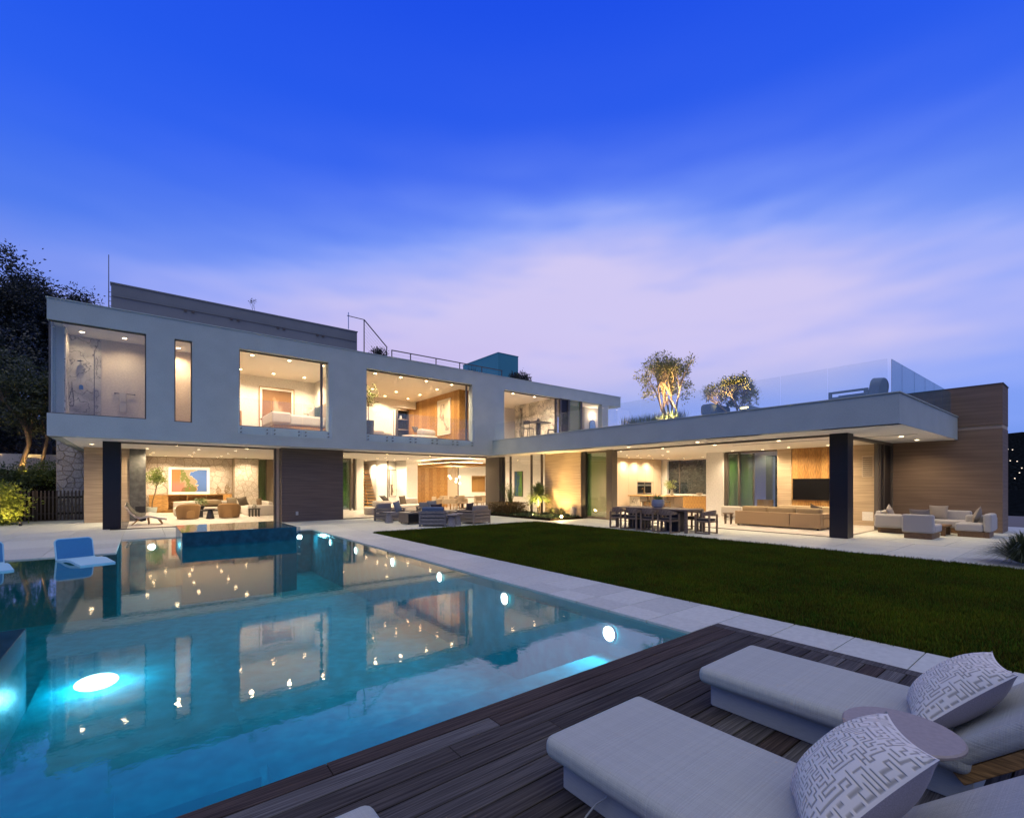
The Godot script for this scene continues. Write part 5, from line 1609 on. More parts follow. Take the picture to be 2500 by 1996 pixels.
	solo("fruit_bowl", "pale stone bowl on the indoor dining table", "bowl", mb().lathe(V(15.6, 0.721, -25.4), [[0.0, 0.0], [0.07, 0.0], [0.15, 0.07], [0.16, 0.10], [0.0, 0.12]], 18), mat(lin(0.4, 0.36, 0.27), 0.7))
	var ic: Node3D
	var seats := [[13.95, -25.0, -1.57, "first in the row from the cream sofa"], [14.35, -24.55, -2.2, "second in the row from the cream sofa"], [14.8, -24.4, -2.6, "third in the row from the cream sofa"], [15.3, -24.35, 3.1, "fourth in the row from the cream sofa"], [16.55, -24.4, 2.8, "standing alone beyond the table stem"], [17.2, -25.0, 1.9, "beside the oak niche wall"], [15.2, -26.5, -0.4, "against the oak wall"], [16.4, -26.5, 0.3, "in front of the grey wall panel"]]
	for a in seats:
		var lb: String = "beige upholstered dining chair " + a[3]
		if ic != null:
			copy(ic, "upholstered_chair", V(a[0], 0, a[1]), a[2], lb)
			continue
		ic = thing("upholstered_chair", lb, "chair", V(a[0], 0, a[1]), a[2], "beige chairs around the indoor table")
		var cm := cloth(lin(0.52, 0.40, 0.26), 5.0)
		part(ic, "seat", mb().rbox(-0.24, 0.36, -0.24, 0.24, 0.47, 0.22, 0.03, 2), cm)
		part(ic, "backrest", mb().rbox(-0.26, 0.36, 0.20, 0.26, 0.80, 0.27, 0.03, 2), cm)
		for s in [-1.0, 1.0]:
			part(ic, "arm", mb().rbox(s * 0.25 - 0.03, 0.36, -0.2, s * 0.25 + 0.03, 0.66, 0.2, 0.025, 2), cm)
			for z in [-0.2, 0.22]: part(ic, "leg", mb().bar(V(s * 0.21, 0, z), V(s * 0.22, 0.37, z), 0.018, 0.022, 7), M.oak_h)
	var pd := thing("globe_pendant", "cluster of glowing glass globes hanging under the wood canopy", "pendant lamp", V(15.4, 2.6, -25.5))
	part(pd, "ceiling_plate", mb().lathe(Vector3.ZERO, [[0.1, -0.01], [0.1, 0.02]], 16), M.black)
	for a in [[-0.36, -0.56], [-0.25, -0.70], [0.17, -0.74], [0.14, -0.91], [0.39, -0.60], [0.42, -1.01]]:
		part(pd, "wire", mb().bar(V(a[0] * 0.2, 0.0, 0), V(a[0], a[1] + 0.07, 0), 0.004, 0.004, 5), M.black)
		part(pd, "globe", mb().ball(V(a[0], a[1], 0), V(0.075, 0.075, 0.075), 14, 10), glow(Color(1.0, 0.87, 0.66), 5.0))
		var l := OmniLight3D.new()
		l.name = "globe_light"
		pd.add_child(l, true)
		l.position = V(a[0], a[1], 0); l.light_energy = 0.12 * gain; l.light_color = warm; l.light_size = 0.05; l.omni_range = 8.0; l.shadow_enabled = true; l.omni_attenuation = 2.0
	picture("tall painting of blue running into green inside the corner window", V(20.49, 1.55, -25.3), -PI / 2, 0.9, 1.75, 0.0, M.frame, 4)
	# glazed garden court seen at the back of the middle room
	var gd := thing("court_door", "green tinted glass door to the planted court beside the brown wall", "door")
	part(gd, "pane", mb().box(7.05, 0.06, -27.74, 9.6, 2.95, -27.72), M.glass_green)
	for x in [6.98, 9.6, 9.82]: part(gd, "frame_post", mb().box(x, 0.0, -27.78, x + 0.07, 3.049, -27.68), M.frame)
	part(gd, "frame_head", mb().box(7.05, 2.95, -27.78, 9.6, 3.049, -27.68), M.frame)
	var cp := thing("court_plant", "spiky green plant lit from below behind the court door", "plant", V(9.3, 0.0, -29.2))
	var cl := mb()
	for k in 60:
		var an := rng.randf() * TAU
		var tl := rng.randf_range(0.1, 1.0)
		cl.leaf(V(0, 0.05, 0), V(cos(an) * sin(tl), cos(tl), sin(an) * sin(tl)) * rng.randf_range(0.5, 1.0), 0.05, 0.1)
	part(cp, "leaves", cl, leafm(0.10, 0.14, 0.03))
	uplight("uplight behind the court door beside the spiky plant", V(8.95, 0.0, -28.9), 1.2, V(0, 1, -0.25))
	# ---------- kitchen ----------
	var kc := thing("tall_cabinets", "wall of tall flush beige cabinets at the kitchen's back", "cabinet")
	part(kc, "carcass", mb().box(16.5, 0.0, -17.43, 25.3, 3.045, -17.23), M.cabinet)
	for k in 11:
		var x := 16.5 + 0.8 * k
		part(kc, "door", mb().rbox(x + 0.003, 2.03, -17.229, x + 0.797, 3.04, -17.21, 0.003, 1), M.cabinet)
		if x < 22.6 or x > 24.1: part(kc, "door", mb().rbox(x + 0.003, 0.1, -17.229, x + 0.797, 2.024, -17.21, 0.003, 1), M.cabinet)
		else:
			part(kc, "door", mb().rbox(x + 0.003, 0.1, -17.229, x + 0.797, 0.90, -17.21, 0.003, 1), M.cabinet)
			part(kc, "door", mb().rbox(x + 0.003, 1.68, -17.229, x + 0.797, 2.024, -17.21, 0.003, 1), M.cabinet)
	for a in [[22.92, "black built in oven nearer to the sink"], [23.62, "black built in oven nearer to the window"]]:
		var ov := thing("built_in_oven", a[1], "oven", V(a[0], 0.93, -17.205), 0.0, "pair of ovens in the beige cabinets")
		part(ov, "body", mb().box(0, 0, -0.02, 0.66, 0.72, 0.0), M.steel)
		part(ov, "door_glass", mb().box(0.03, 0.08, 0.001, 0.63, 0.50, 0.012), mat(lin(0.01, 0.01, 0.012), 0.1))
		part(ov, "handle", mb().bar(V(0.06, 0.56, 0.03), V(0.6, 0.56, 0.03), 0.012, 0.012, 8), M.steel)
		part(ov, "control_panel", mb().box(0.03, 0.60, 0.001, 0.63, 0.70, 0.01), M.black)
	var isl := thing("kitchen_island", "kitchen island with pale veined stone end and wooden top", "island")
	part(isl, "stone_end", mb().box(21.6, 0.0, -16.75, 22.7, 0.88, -15.9), M.marble)
	part(isl, "body", mb().box(21.9, 0.0, -15.899, 22.7, 0.88, -14.1), M.cabinet)
	part(isl, "counter", mb().rbox(21.5, 0.881, -16.8, 22.8, 0.93, -13.9, 0.006, 1), M.oak_h)
	var bs: Node3D
	for k in 3:
		var p := V(21.45, 0, -15.6 + 0.62 * k)
		var lb: String = ["first", "second", "third"][k]
		if bs != null:
			copy(bs, "island_stool", p, PI / 2 + PI, "dark stool at the kitchen island, %s from its stone end" % lb)
			continue
		bs = thing("island_stool", "dark stool at the kitchen island, first from its stone end", "stool", p, PI / 2 + PI, "stools at the kitchen island")
		part(bs, "seat", mb().rbox(-0.2, 0.60, -0.2, 0.2, 0.66, 0.2, 0.02, 2), dk)
		part(bs, "backrest", mb().rbox(-0.2, 0.67, 0.16, 0.2, 0.90, 0.2, 0.015, 2), dk)
		for a in [[-0.17, -0.17], [0.17, -0.17], [-0.17, 0.17], [0.17, 0.17]]: part(bs, "leg", mb().bar(V(a[0] * 1.2, 0, a[1] * 1.2), V(a[0], 0.6, a[1]), 0.014, 0.018, 7), M.oak_h)
	var tp := thing("tap", "slim brass gooseneck tap on the kitchen island", "tap", V(22.3, 0.931, -16.3))
	part(tp, "spout", mb().path([V(0, 0, 0), V(0, 0.3, 0), V(-0.03, 0.37, 0), V(-0.1, 0.39, 0), V(-0.16, 0.36, 0), V(-0.17, 0.3, 0)], 0.012, 8), mat(lin(0.4, 0.25, 0.1), 0.3, "", V(1, 1, 1), "", 0.0, 0.8))
	part(tp, "lever", mb().bar(V(0.05, 0.0, 0.08), V(0.05, 0.16, 0.08), 0.012, 0.01, 8), M.steel)
	var vs := thing("flower_vase", "glass vase of tall pale green stems on the island counter", "vase", V(22.35, 0.931, -14.55))
	part(vs, "vase", mb().lathe(Vector3.ZERO, [[0.0, 0.0], [0.08, 0.0], [0.1, 0.1], [0.06, 0.3], [0.07, 0.32], [0.055, 0.3]], 18), mat(lin(0.45, 0.45, 0.38), 0.3))
	var vl := mb()
	crown(vl, V(-0.15, 0.62, 0.0), V(0.28, 0.28, 0.28), 16, 18, 0.09, 0.3, 12)
	part(vs, "stems", vl, leafm(0.22, 0.25, 0.08))
	var wc := thing("window_counter", "low cabinet with pale wood drawers along the kitchen window", "cabinet")
	part(wc, "body", mb().box(24.95, 0.0, -16.6, 25.45, 0.86, -12.1), M.oak2)
	part(wc, "counter", mb().rbox(24.9, 0.861, -16.65, 25.49, 0.915, -12.05, 0.005, 1), M.marble)
	for k in 5:
		for j in 3:
			var d := part(wc, "drawer", mb().rbox(24.93, 0.05 + 0.27 * j, -16.55 + 0.88 * k, 24.949, 0.31 + 0.27 * j, -15.68 + 0.88 * k, 0.003, 1), M.oak2)
			part(d, "knob", mb().ball(V(24.92, 0.24 + 0.27 * j, -16.1 + 0.88 * k), V(0.02, 0.02, 0.02), 8, 6), M.frame)
	for a in [[-14.6, 0.2, M.cabinet, "wide shallow pale bowl on the kitchen window counter"], [-13.9, 0.17, M.black, "dark bowl on the kitchen window counter"]]:
		solo("counter_bowl", a[3], "bowl", mb().lathe(V(25.2, 0.916, a[0]), [[0.0, 0.0], [a[1] * 0.5, 0.0], [a[1], 0.12], [a[1] * 0.95, 0.12], [0.0, 0.03]], 20), a[2])
	# ---------- television room ----------
	var tv := thing("television", "large black flat television on the oak boards", "television", V(21.45, 1.36, -7.42), -PI / 2)
	part(tv, "screen", mb().rbox(-0.80, -0.43, -0.008, 0.80, 0.43, 0.03, 0.006, 1), mat(lin(0.008, 0.008, 0.009), 0.12))
	part(tv, "bezel", mb().box(-0.80, -0.45, -0.008, 0.80, -0.431, 0.032), M.black)
	var tsf := thing("long_sofa", "long tan leather sofa with its back to the dining patio", "sofa")
	var tanl := own(mat(lin(0.30, 0.20, 0.10), 0.55, "fine", V(1, 1, 1)))
	for a in [[-8.9, -6.965], [-6.955, -6.0]]:
		part(tsf, "back", mb().rbox(17.88, 0.05, a[0], 18.12, 0.55, a[1], 0.02, 2), tanl)
		part(tsf, "base", mb().rbox(18.13, 0.05, a[0], 18.95, 0.40, a[1], 0.03, 2), tanl)
	part(tsf, "arm", mb().rbox(18.13, 0.41, -6.22, 18.9, 0.55, -6.0, 0.03, 2), tanl)
	for a in [[-8.7, -7.78], [-7.75, -6.85], [-6.82, -6.05]]: part(tsf, "back_cushion", mb().rbox(18.0, 0.41, a[0], 18.28, 0.74, a[1], 0.07, 3), cloth(lin(0.33, 0.24, 0.13), 5.0))
	for a in [[17.95, -8.8], [18.85, -8.8], [17.95, -6.1], [18.85, -6.1]]: part(tsf, "foot", mb().box(a[0] - 0.03, 0.0, a[1] - 0.03, a[0] + 0.03, 0.05, a[1] + 0.03), M.black)
	throw_pillow("dark brown pillow at the column end of the tan sofa", V(18.45, 0.62, -6.35), Vector3(-0.2, 1.2, 0.3), 0.45, 0.15, cloth(lin(0.06, 0.045, 0.04), 5.0))
	var ls := thing("low_sofa", "low beige sofa standing below the television", "sofa")
	stub_sofa(ls, 20.1, -8.3, 21.0, -6.2, 0.42, cloth(lin(0.45, 0.34, 0.2), 5.0))
	stub_sofa(ls, 20.1, -8.3, 20.35, -6.2, 0.72, cloth(lin(0.45, 0.34, 0.2), 5.0), "backrest", 0.43)
	throw_pillow("black pillow on the low beige sofa below the television", V(20.7, 0.58, -7.0), Vector3(-0.8, 1.57, 0.0), 0.42, 0.14, cloth(lin(0.03, 0.03, 0.03), 5.0))
	var oc := thing("cream_chair", "cream lounge chair in front of the folding glass doors", "chair", V(20.6, 0, -10.2))
	part(oc, "seat", mb().rbox(-0.4, 0.15, -0.4, 0.4, 0.42, 0.4, 0.06, 3), wh)
	part(oc, "backrest", mb().rbox(-0.5, 0.15, -0.45, -0.3, 0.60, 0.45, 0.07, 3), wh)
	for a in [[-0.35, -0.35], [0.35, -0.35], [-0.35, 0.35], [0.35, 0.35]]: part(oc, "leg", mb().bar(V(a[0], 0, a[1]), V(a[0], 0.16, a[1]), 0.02, 0.02, 7), M.frame)
	var as2 := thing("tripod_stool", "small dark stool with bowed legs beside the tan sofa", "stool", V(18.05, 0, -9.25))
	part(as2, "top", mb().lathe(Vector3.ZERO, [[0.0, 0.40], [0.2, 0.40], [0.21, 0.42], [0.2, 0.44], [0.0, 0.44]], 22), mat(lin(0.10, 0.06, 0.03), 0.5))
	for k in 4: part(as2, "leg", mb().bar(V(cos(k * PI / 2 + 0.5) * 0.14, 0, sin(k * PI / 2 + 0.5) * 0.14), V(cos(k * PI / 2 + 0.5) * 0.15, 0.40, sin(k * PI / 2 + 0.5) * 0.15), 0.018, 0.035, 8), mat(lin(0.10, 0.06, 0.03), 0.5))
	var xc := thing("terrace_chair", "orange wooden chair outside the far glass of the television room", "chair", V(24.2, 0, -10.4))
	part(xc, "seat", mb().rbox(-0.35, 0.32, -0.35, 0.35, 0.4, 0.35, 0.02, 1), M.oak_h)
	part(xc, "backrest", mb().rbox(-0.35, 0.41, -0.38, -0.28, 0.8, 0.38, 0.02, 1), M.oak_h)
	for a in [[-0.3, -0.3], [0.3, -0.3], [-0.3, 0.3], [0.3, 0.3]]: part(xc, "leg", mb().box(a[0] - 0.03, 0, a[1] - 0.03, a[0] + 0.03, 0.32, a[1] + 0.03), M.oak_h)
	# ---------- bathroom ----------
	var sh := thing("shower_set", "black wall shower head and looped hand shower on the marble slab", "shower", V(0, 0, -21.92))
	part(sh, "head", mb().bar(V(-1.68, 5.84, 0.0), V(-1.68, 5.80, 0.16), 0.014, 0.014, 8).bar(V(-1.68, 5.79, 0.16), V(-1.68, 5.775, 0.16), 0.02, 0.09, 16), M.black)
	part(sh, "hose", mb().path([V(-1.90, 5.05, 0.03), V(-1.90, 4.85, 0.03), V(-1.96, 4.55, 0.03), V(-1.99, 4.35, 0.03), V(-1.96, 4.24, 0.03), V(-1.91, 4.22, 0.03), V(-1.86, 4.26, 0.03), V(-1.85, 4.4, 0.03), V(-1.89, 4.85, 0.03)], 0.009, 6), M.black)
	part(sh, "niche_plate", mb().at(V(-1.67, 4.83, 0.001)).prism(arch(0.055, 0.1, 0.055), 0, 0.01), mat(lin(0.02, 0.09, 0.28), 0.4))
	solo("shower_screen", "clear glass shower screen with a black edge", "screen", mb().box(-1.29, 3.75, -21.9, -1.275, 6.05, -21.1), M.glass)
	solo("screen_edge", "thin black upright edge bar of the shower screen", "bar", mb().box(-1.292, 3.75, -21.098, -1.272, 6.06, -21.08), M.black)
	var tr := thing("towel_rail", "black towel rail on the bathroom wall", "towel rail", V(0, 0, -21.95))
	part(tr, "bar", mb().bar(V(-0.80, 4.8, 0.07), V(-0.21, 4.8, 0.07), 0.012, 0.012, 8), M.black)
	for x in [-0.78, -0.23]: part(tr, "bracket", mb().bar(V(x, 4.8, 0.0), V(x, 4.8, 0.08), 0.018, 0.018, 8), M.black)
	var tw := thing("bath_towel", "pale towel folded over the black towel rail", "towel", V(-0.56, 0, -21.88))
	part(tw, "front_fall", mb().rbox(-0.1, 4.14, 0.015, 0.1, 4.82, 0.035, 0.008, 2), wh)
	part(tw, "back_fall", mb().rbox(-0.1, 4.3, -0.04, 0.1, 4.82, -0.018, 0.008, 2), wh)
	part(tw, "hand_towel", mb().rbox(-0.07, 4.5, 0.036, 0.07, 4.83, 0.05, 0.006, 2), wh)
	# ---------- bedroom ----------
	var bd := thing("bed", "bed with white linen and a draped blanket upstairs", "bed")
	part(bd, "base", mb().rbox(4.35, 3.705, -23.7, 6.5, 4.1, -21.9, 0.03, 2), M.oak2)
	part(bd, "mattress", mb().rbox(4.3, 4.11, -23.75, 6.5, 4.56, -21.85, 0.09, 3, 0.03), cloth(lin(0.72, 0.68, 0.62), 5.0))
	part(bd, "blanket", mb().rbox(4.26, 4.14, -23.8, 5.05, 4.64, -21.79, 0.1, 3, 0.02), cloth(lin(0.62, 0.54, 0.46), 3.0))
	part(bd, "headboard", mb().rbox(6.55, 3.705, -23.95, 6.7, 5.25, -21.65, 0.05, 3), cloth(lin(0.60, 0.50, 0.38), 4.0))
	for a in [[-22.3, lin(0.06, 0.09, 0.09), "dark teal pillow on the bed nearer to the window"], [-23.2, lin(0.68, 0.64, 0.58), "white pillow on the bed farther from the window"]]:
		throw_pillow(a[2], V(6.25, 4.82, a[0]), Vector3(0.0, -PI / 2 + 0.2, 0.0), 0.5, 0.17, cloth(a[1], 5.0))
	picture("tall brown painting in a gilt and cream frame leaning behind the bed", V(5.1, 4.95, -24.88), 0.0, 1.55, 2.48, 0.1, M.oak2, 1)
	var lm := thing("table_lamp", "white shaded table lamp beside the bed", "lamp", V(6.4, 4.25, -24.4))
	part(lm, "lamp_shade", mb().lathe(Vector3.ZERO, [[0.2, 0.75], [0.17, 1.05]], 22), mat(lin(0.75, 0.68, 0.55), 0.9))
	part(lm, "stand", mb().lathe(Vector3.ZERO, [[0.1, 0.0], [0.1, 0.02], [0.02, 0.05], [0.02, 0.76]], 16), M.frame)
	var ns := thing("nightstand", "oak nightstand under the white shaded lamp", "nightstand", V(6.4, 3.705, -24.4))
	part(ns, "body", mb().rbox(-0.3, 0.06, -0.25, 0.3, 0.53, 0.25, 0.01, 1), M.oak2)
	for a in [[-0.25, -0.2], [0.25, -0.2], [-0.25, 0.2], [0.25, 0.2]]: part(ns, "leg", mb().box(a[0] - 0.02, 0, a[1] - 0.02, a[0] + 0.02, 0.06, a[1] + 0.02), M.frame)
	var ds := thing("dresser", "tall oak dresser at the bedroom window's edge", "dresser", V(3.0, 3.705, -22.7))
	part(ds, "body", mb().rbox(-0.4, 0.0, -0.3, 0.25, 0.92, 0.3, 0.01, 1), M.oak2)
	part(ds, "drawer", mb().rbox(-0.38, 0.5, 0.301, 0.23, 0.88, 0.315, 0.004, 1), M.oak2)
	part(ds, "drawer", mb().rbox(-0.38, 0.06, 0.301, 0.23, 0.46, 0.315, 0.004, 1), M.oak2)
	solo("figurine", "small dark figurine standing on the bed bench", "figurine", mb().lathe(V(4.75, 4.62, -24.3), [[0.0, 0.0], [0.05, 0.0], [0.045, 0.12], [0.06, 0.2], [0.02, 0.32], [0.025, 0.38], [0.0, 0.41]], 12), M.black)
	solo("bed_bench", "narrow oak console behind the bed carrying the figurine", "console", mb().box(4.3, 4.55, -24.45, 5.3, 4.6, -24.15).box(4.35, 3.705, -24.4, 4.41, 4.549, -24.2).box(5.19, 3.705, -24.4, 5.25, 4.549, -24.2), M.oak_h)
	# ---------- upstairs living room ----------
	picture("tall framed sheet of grey brush marks on the oak panels", V(13.43, 5.33, -23.3), -PI / 2, 1.45, 2.0, 0.03, mat(lin(0.72, 0.66, 0.56), 0.6), 2)
	var us := thing("oval_sofa", "cream rounded sofa upstairs in front of the oak panels", "sofa", V(11.7, 3.705, -22.9))
	part(us, "seat", mb().lathe(Vector3.ZERO, [[0.0, 0.02], [0.85, 0.02], [0.9, 0.06], [0.9, 0.36], [0.84, 0.42], [0.0, 0.43]], 36, 1.15, 0.75), wh)
	part(us, "backrest", mb().at(V(0.35, 0.43, 0.1), 0.3).rbox(-0.55, 0.0, -0.25, 0.55, 0.36, 0.2, 0.14, 4), wh)
	throw_pillow("dark pillow on the cream rounded sofa upstairs", V(11.6, 4.5, -23.2), Vector3(-0.6, 0.2, 0.0), 0.42, 0.14, dk)
	var uc := thing("shell_chair", "cream shell armchair beside the upstairs shelves", "armchair", V(10.9, 3.705, -25.6))
	part(uc, "shell", mb().lathe(Vector3.ZERO, [[0.0, 0.3], [0.28, 0.32], [0.4, 0.5], [0.42, 0.72], [0.38, 0.72], [0.34, 0.5], [0.0, 0.40]], 24, 1.0, 0.9), wh)
	part(uc, "swivel_foot", mb().lathe(Vector3.ZERO, [[0.25, 0.0], [0.23, 0.03], [0.03, 0.05], [0.03, 0.3]], 18), M.frame)
	var ua := thing("wing_chair", "pale draped armchair at the upstairs window beside the small tree", "armchair", V(8.75, 3.705, -22.3))
	part(ua, "seat", mb().rbox(-0.1, 0.1, -0.4, 0.55, 0.45, 0.4, 0.08, 3), cloth(lin(0.55, 0.45, 0.34), 5.0))
	part(ua, "backrest", mb().rbox(-0.4, 0.1, -0.45, -0.12, 0.85, 0.45, 0.08, 3), cloth(lin(0.55, 0.45, 0.34), 5.0))
	for a in [[-0.3, -0.3], [0.45, -0.3], [-0.3, 0.3], [0.45, 0.3]]: part(ua, "leg", mb().bar(V(a[0], 0, a[1]), V(a[0], 0.12, a[1]), 0.02, 0.02, 6), M.frame)
	var ut := thing("indoor_tree", "small green indoor tree at the upstairs window", "plant", V(8.25, 3.705, -21.3))
	part(ut, "pot", mb().lathe(Vector3.ZERO, [[0.0, 0.0], [0.22, 0.0], [0.26, 0.8], [0.23, 0.8], [0.0, 0.75]], 20), mat(lin(0.10, 0.09, 0.08), 0.8))
	var ub := mb()
	var utips := []
	limbs(ub, V(0, 0.75, 0), V(0.05, 1, 0), 0.7, 0.022, 3, q, utips)
	part(ut, "trunk", ub, mat(lin(0.07, 0.05, 0.035), 0.9))
	var ul := mb()
	crown(ul, V(0.05, 1.95, 0.05), V(0.42, 0.5, 0.4), 26, 12, 0.10, 0.3, 15)
	part(ut, "foliage", ul, leafm(0.09, 0.12, 0.02))
	var shf := thing("book_shelf", "dark built in shelves in the upstairs recess", "shelf", V(13.0, 3.705, -28.19))
	part(shf, "back_board", mb().box(-0.28, 0.0, 0.0, 0.42, 2.55, 0.03), mat(lin(0.03, 0.035, 0.035), 0.6))
	for y in [0.65, 1.3, 1.95, 2.53]: part(shf, "shelf_board", mb().box(-0.28, y, 0.031, 0.42, y + 0.03, 0.33), M.cabinet)
	for x in [-0.31, 0.421]: part(shf, "upright", mb().box(x, 0.0, 0.0, x + 0.029, 2.58, 0.34), M.frame)
	solo("shelf_vase", "small white vase on the dark upstairs shelves", "vase", mb().lathe(V(12.95, 5.686, -28.0), [[0.0, 0.0], [0.06, 0.0], [0.09, 0.1], [0.05, 0.2], [0.06, 0.24], [0.0, 0.24]], 14), M.white)
	var mr := thing("wall_mirror", "tall dark framed mirror beside the upstairs shelves", "mirror", V(12.34, 4.93, -28.19))
	part(mr, "glass", mb().box(-0.18, -1.15, 0.0, 0.18, 1.2, 0.02), mat(lin(0.25, 0.24, 0.2), 0.08, "", V(1, 1, 1), "", 0.0, 0.9))
	part(mr, "frame", mb().box(-0.23, -1.2, 0, -0.181, 1.25, 0.04).box(0.181, -1.2, 0, 0.23, 1.25, 0.04).box(-0.18, 1.201, 0, 0.18, 1.25, 0.04).box(-0.18, -1.2, 0, 0.18, -1.151, 0.04), M.frame)
	# ---------- upstairs bar ----------
	var bt := thing("bar_table", "dark square bar table on the terrace in front of the marble wall", "table", V(16.2, 3.702, -18.4))
	var bwm := mat(lin(0.06, 0.045, 0.035), 0.5)
	part(bt, "top", mb().rbox(-0.55, 1.02, -0.4, 0.55, 1.07, 0.4, 0.008, 1), bwm)
	part(bt, "post", mb().rbox(-0.09, 0.02, -0.09, 0.09, 1.019, 0.09, 0.008, 1), bwm)
	part(bt, "foot", mb().rbox(-0.3, 0.0, -0.25, 0.3, 0.02, 0.25, 0.005, 1), bwm)
	solo("table_jar", "dark lidded jar on the bar table", "jar", mb().lathe(V(16.2, 4.773, -18.4), [[0.0, 0.0], [0.08, 0.0], [0.09, 0.1], [0.07, 0.16], [0.04, 0.2], [0.0, 0.2]], 14), bwm)
	var s1: Node3D
	for a in [[15.5, -18.35, -1.3, "dark bar stool at the bar table nearer to the fascia corner"], [16.85, -18.1, 0.9, "dark bar stool at the bar table nearer to the green glass"]]:
		if s1 != null:
			copy(s1, "bar_stool", V(a[0], 3.702, a[1]), a[2], a[3])
			continue
		s1 = thing("bar_stool", a[3], "stool", V(a[0], 3.702, a[1]), a[2], "stools at the bar table")
		part(s1, "seat", mb().rbox(-0.2, 0.66, -0.2, 0.2, 0.70, 0.2, 0.012, 1), bwm)
		part(s1, "backrest", mb().rbox(-0.2, 0.88, 0.17, 0.2, 1.06, 0.20, 0.012, 1), bwm)
		for k in [[-1, -1], [1, -1], [-1, 1], [1, 1]]:
			part(s1, "leg", mb().bar(V(k[0] * 0.22, 0, k[1] * 0.22), V(k[0] * 0.17, 0.66, k[1] * 0.17), 0.018, 0.022, 7), bwm)
			if k[1] > 0: part(s1, "back_post", mb().bar(V(k[0] * 0.17, 0.7, 0.17), V(k[0] * 0.18, 0.9, 0.19), 0.018, 0.016, 7), bwm)
		part(s1, "foot_rail", mb().rbox(-0.2, 0.22, -0.215, 0.2, 0.25, -0.195, 0.006, 1), bwm)
	picture("small black framed sketch on the white wall beside the marble", V(18.55, 5.0, -25.085), 0.0, 0.6, 0.72, 0.12, M.black, 5)
	var am := thing("arched_mirror", "arched mirror on the white wall in the upper far room", "mirror", V(23.85, 4.45, -21.585))
	part(am, "frame", mb().prism(arch(0.3, 1.15, 0.3), 0.0, 0.02), M.frame)
	part(am, "glass", mb().prism(arch(0.275, 1.14, 0.285), 0.0205, 0.026), mat(lin(0.7, 0.68, 0.62), 0.06, "", V(1, 1, 1), "", 0.0, 0.9))
	var scn := thing("wall_sconce", "globe wall sconce glowing above the arched mirror", "sconce", V(23.85, 6.1, -21.585))
	part(scn, "bracket", mb().bar(V(0, 0, 0), V(0, 0, 0.08), 0.02, 0.02, 8), M.frame)
	part(scn, "globe", mb().ball(V(0, 0, 0.13), V(0.06, 0.06, 0.06), 12, 8), glow(Color(1, 0.85, 0.62), 8.0))
	var sl := OmniLight3D.new()
	sl.name = "sconce_light"
	scn.add_child(sl)
	sl.position = V(0, 0, 0.13); sl.light_energy = 0.12 * gain; sl.light_color = warm; sl.light_size = 0.05; sl.omni_range = 8.0; sl.shadow_enabled = true; sl.omni_attenuation = 2.0


func uplight(label: String, p: Vector3, e: float, d: Vector3, cone := 48.0, called := "garden_uplight") -> void:
	var t := thing(called, label, "garden light", p)
	part(t, "housing", mb().lathe(Vector3.ZERO, [[0.0, 0.0], [0.05, 0.0], [0.05, 0.12], [0.045, 0.12], [0.045, 0.10]], 14), M.black)
	part(t, "lamp_lens", mb().lathe(Vector3.ZERO, [[0.044, 0.101], [0.03, 0.108], [0.0, 0.11]], 14), glow(Color(1, 0.85, 0.55), 12.0))
	var l := SpotLight3D.new()
	l.name = "uplight_beam"
	t.add_child(l)
	l.position = V(0, 0.14, 0)
	l.basis = Basis.looking_at(d, V(0, 0, 1))
	l.spot_angle = cone; l.spot_angle_attenuation = 0.8; l.spot_range = 10.0; l.spot_attenuation = 2.0
	l.light_energy = e; l.light_color = Color(1, 0.82, 0.52); l.light_size = 0.04; l.shadow_enabled = true


func shrub(label: String, p: Vector3, r: Vector3, clumps: int, per: int, size: float, m: Material, sd: int, group := "") -> Node3D:
	var t := thing("shrub", label, "shrub", p, 0.0, group)
	var b := mb()
	crown(b, V(0, r.y * 0.9, 0), r, clumps, per, size, 0.32, sd)
	part(t, "foliage", b, m)
	var s := mb()
	for k in 5: s.bar(V(0, 0, 0), V(rng.randf_range(-0.5, 0.5) * r.x, r.y, rng.randf_range(-0.5, 0.5) * r.z), 0.015, 0.008, 5)
	part(t, "stems", s, mat(lin(0.06, 0.045, 0.03), 0.9))
	return t


func tree(called: String, label: String, p: Vector3, h: float, tr: float, depth: int, cr: Vector3, cy: float, clumps: int, per: int, size: float, leafmat: Material, bark: Material, sd: int, group := "") -> Node3D:
	var t := thing(called, label, "tree", p, 0.0, group)
	var q := RandomNumberGenerator.new()
	q.seed = sd
	var b := mb()
	var tips := []
	limbs(b, V(0, -0.1, 0), V(0.05, 1, 0.02), h, tr, depth, q, tips)
	part(t, "trunk", b, bark)
	var c := mb()
	crown(c, V(0, cy, 0), cr, clumps, per, size, 0.22, sd + 1)
	for k in tips.size():
		crown(c, tips[k], cr * 0.22, 2, maxi(per / 3, 4), size, 0.8, sd + 10 + k)
	part(t, "crown", c, leafmat)
	return t


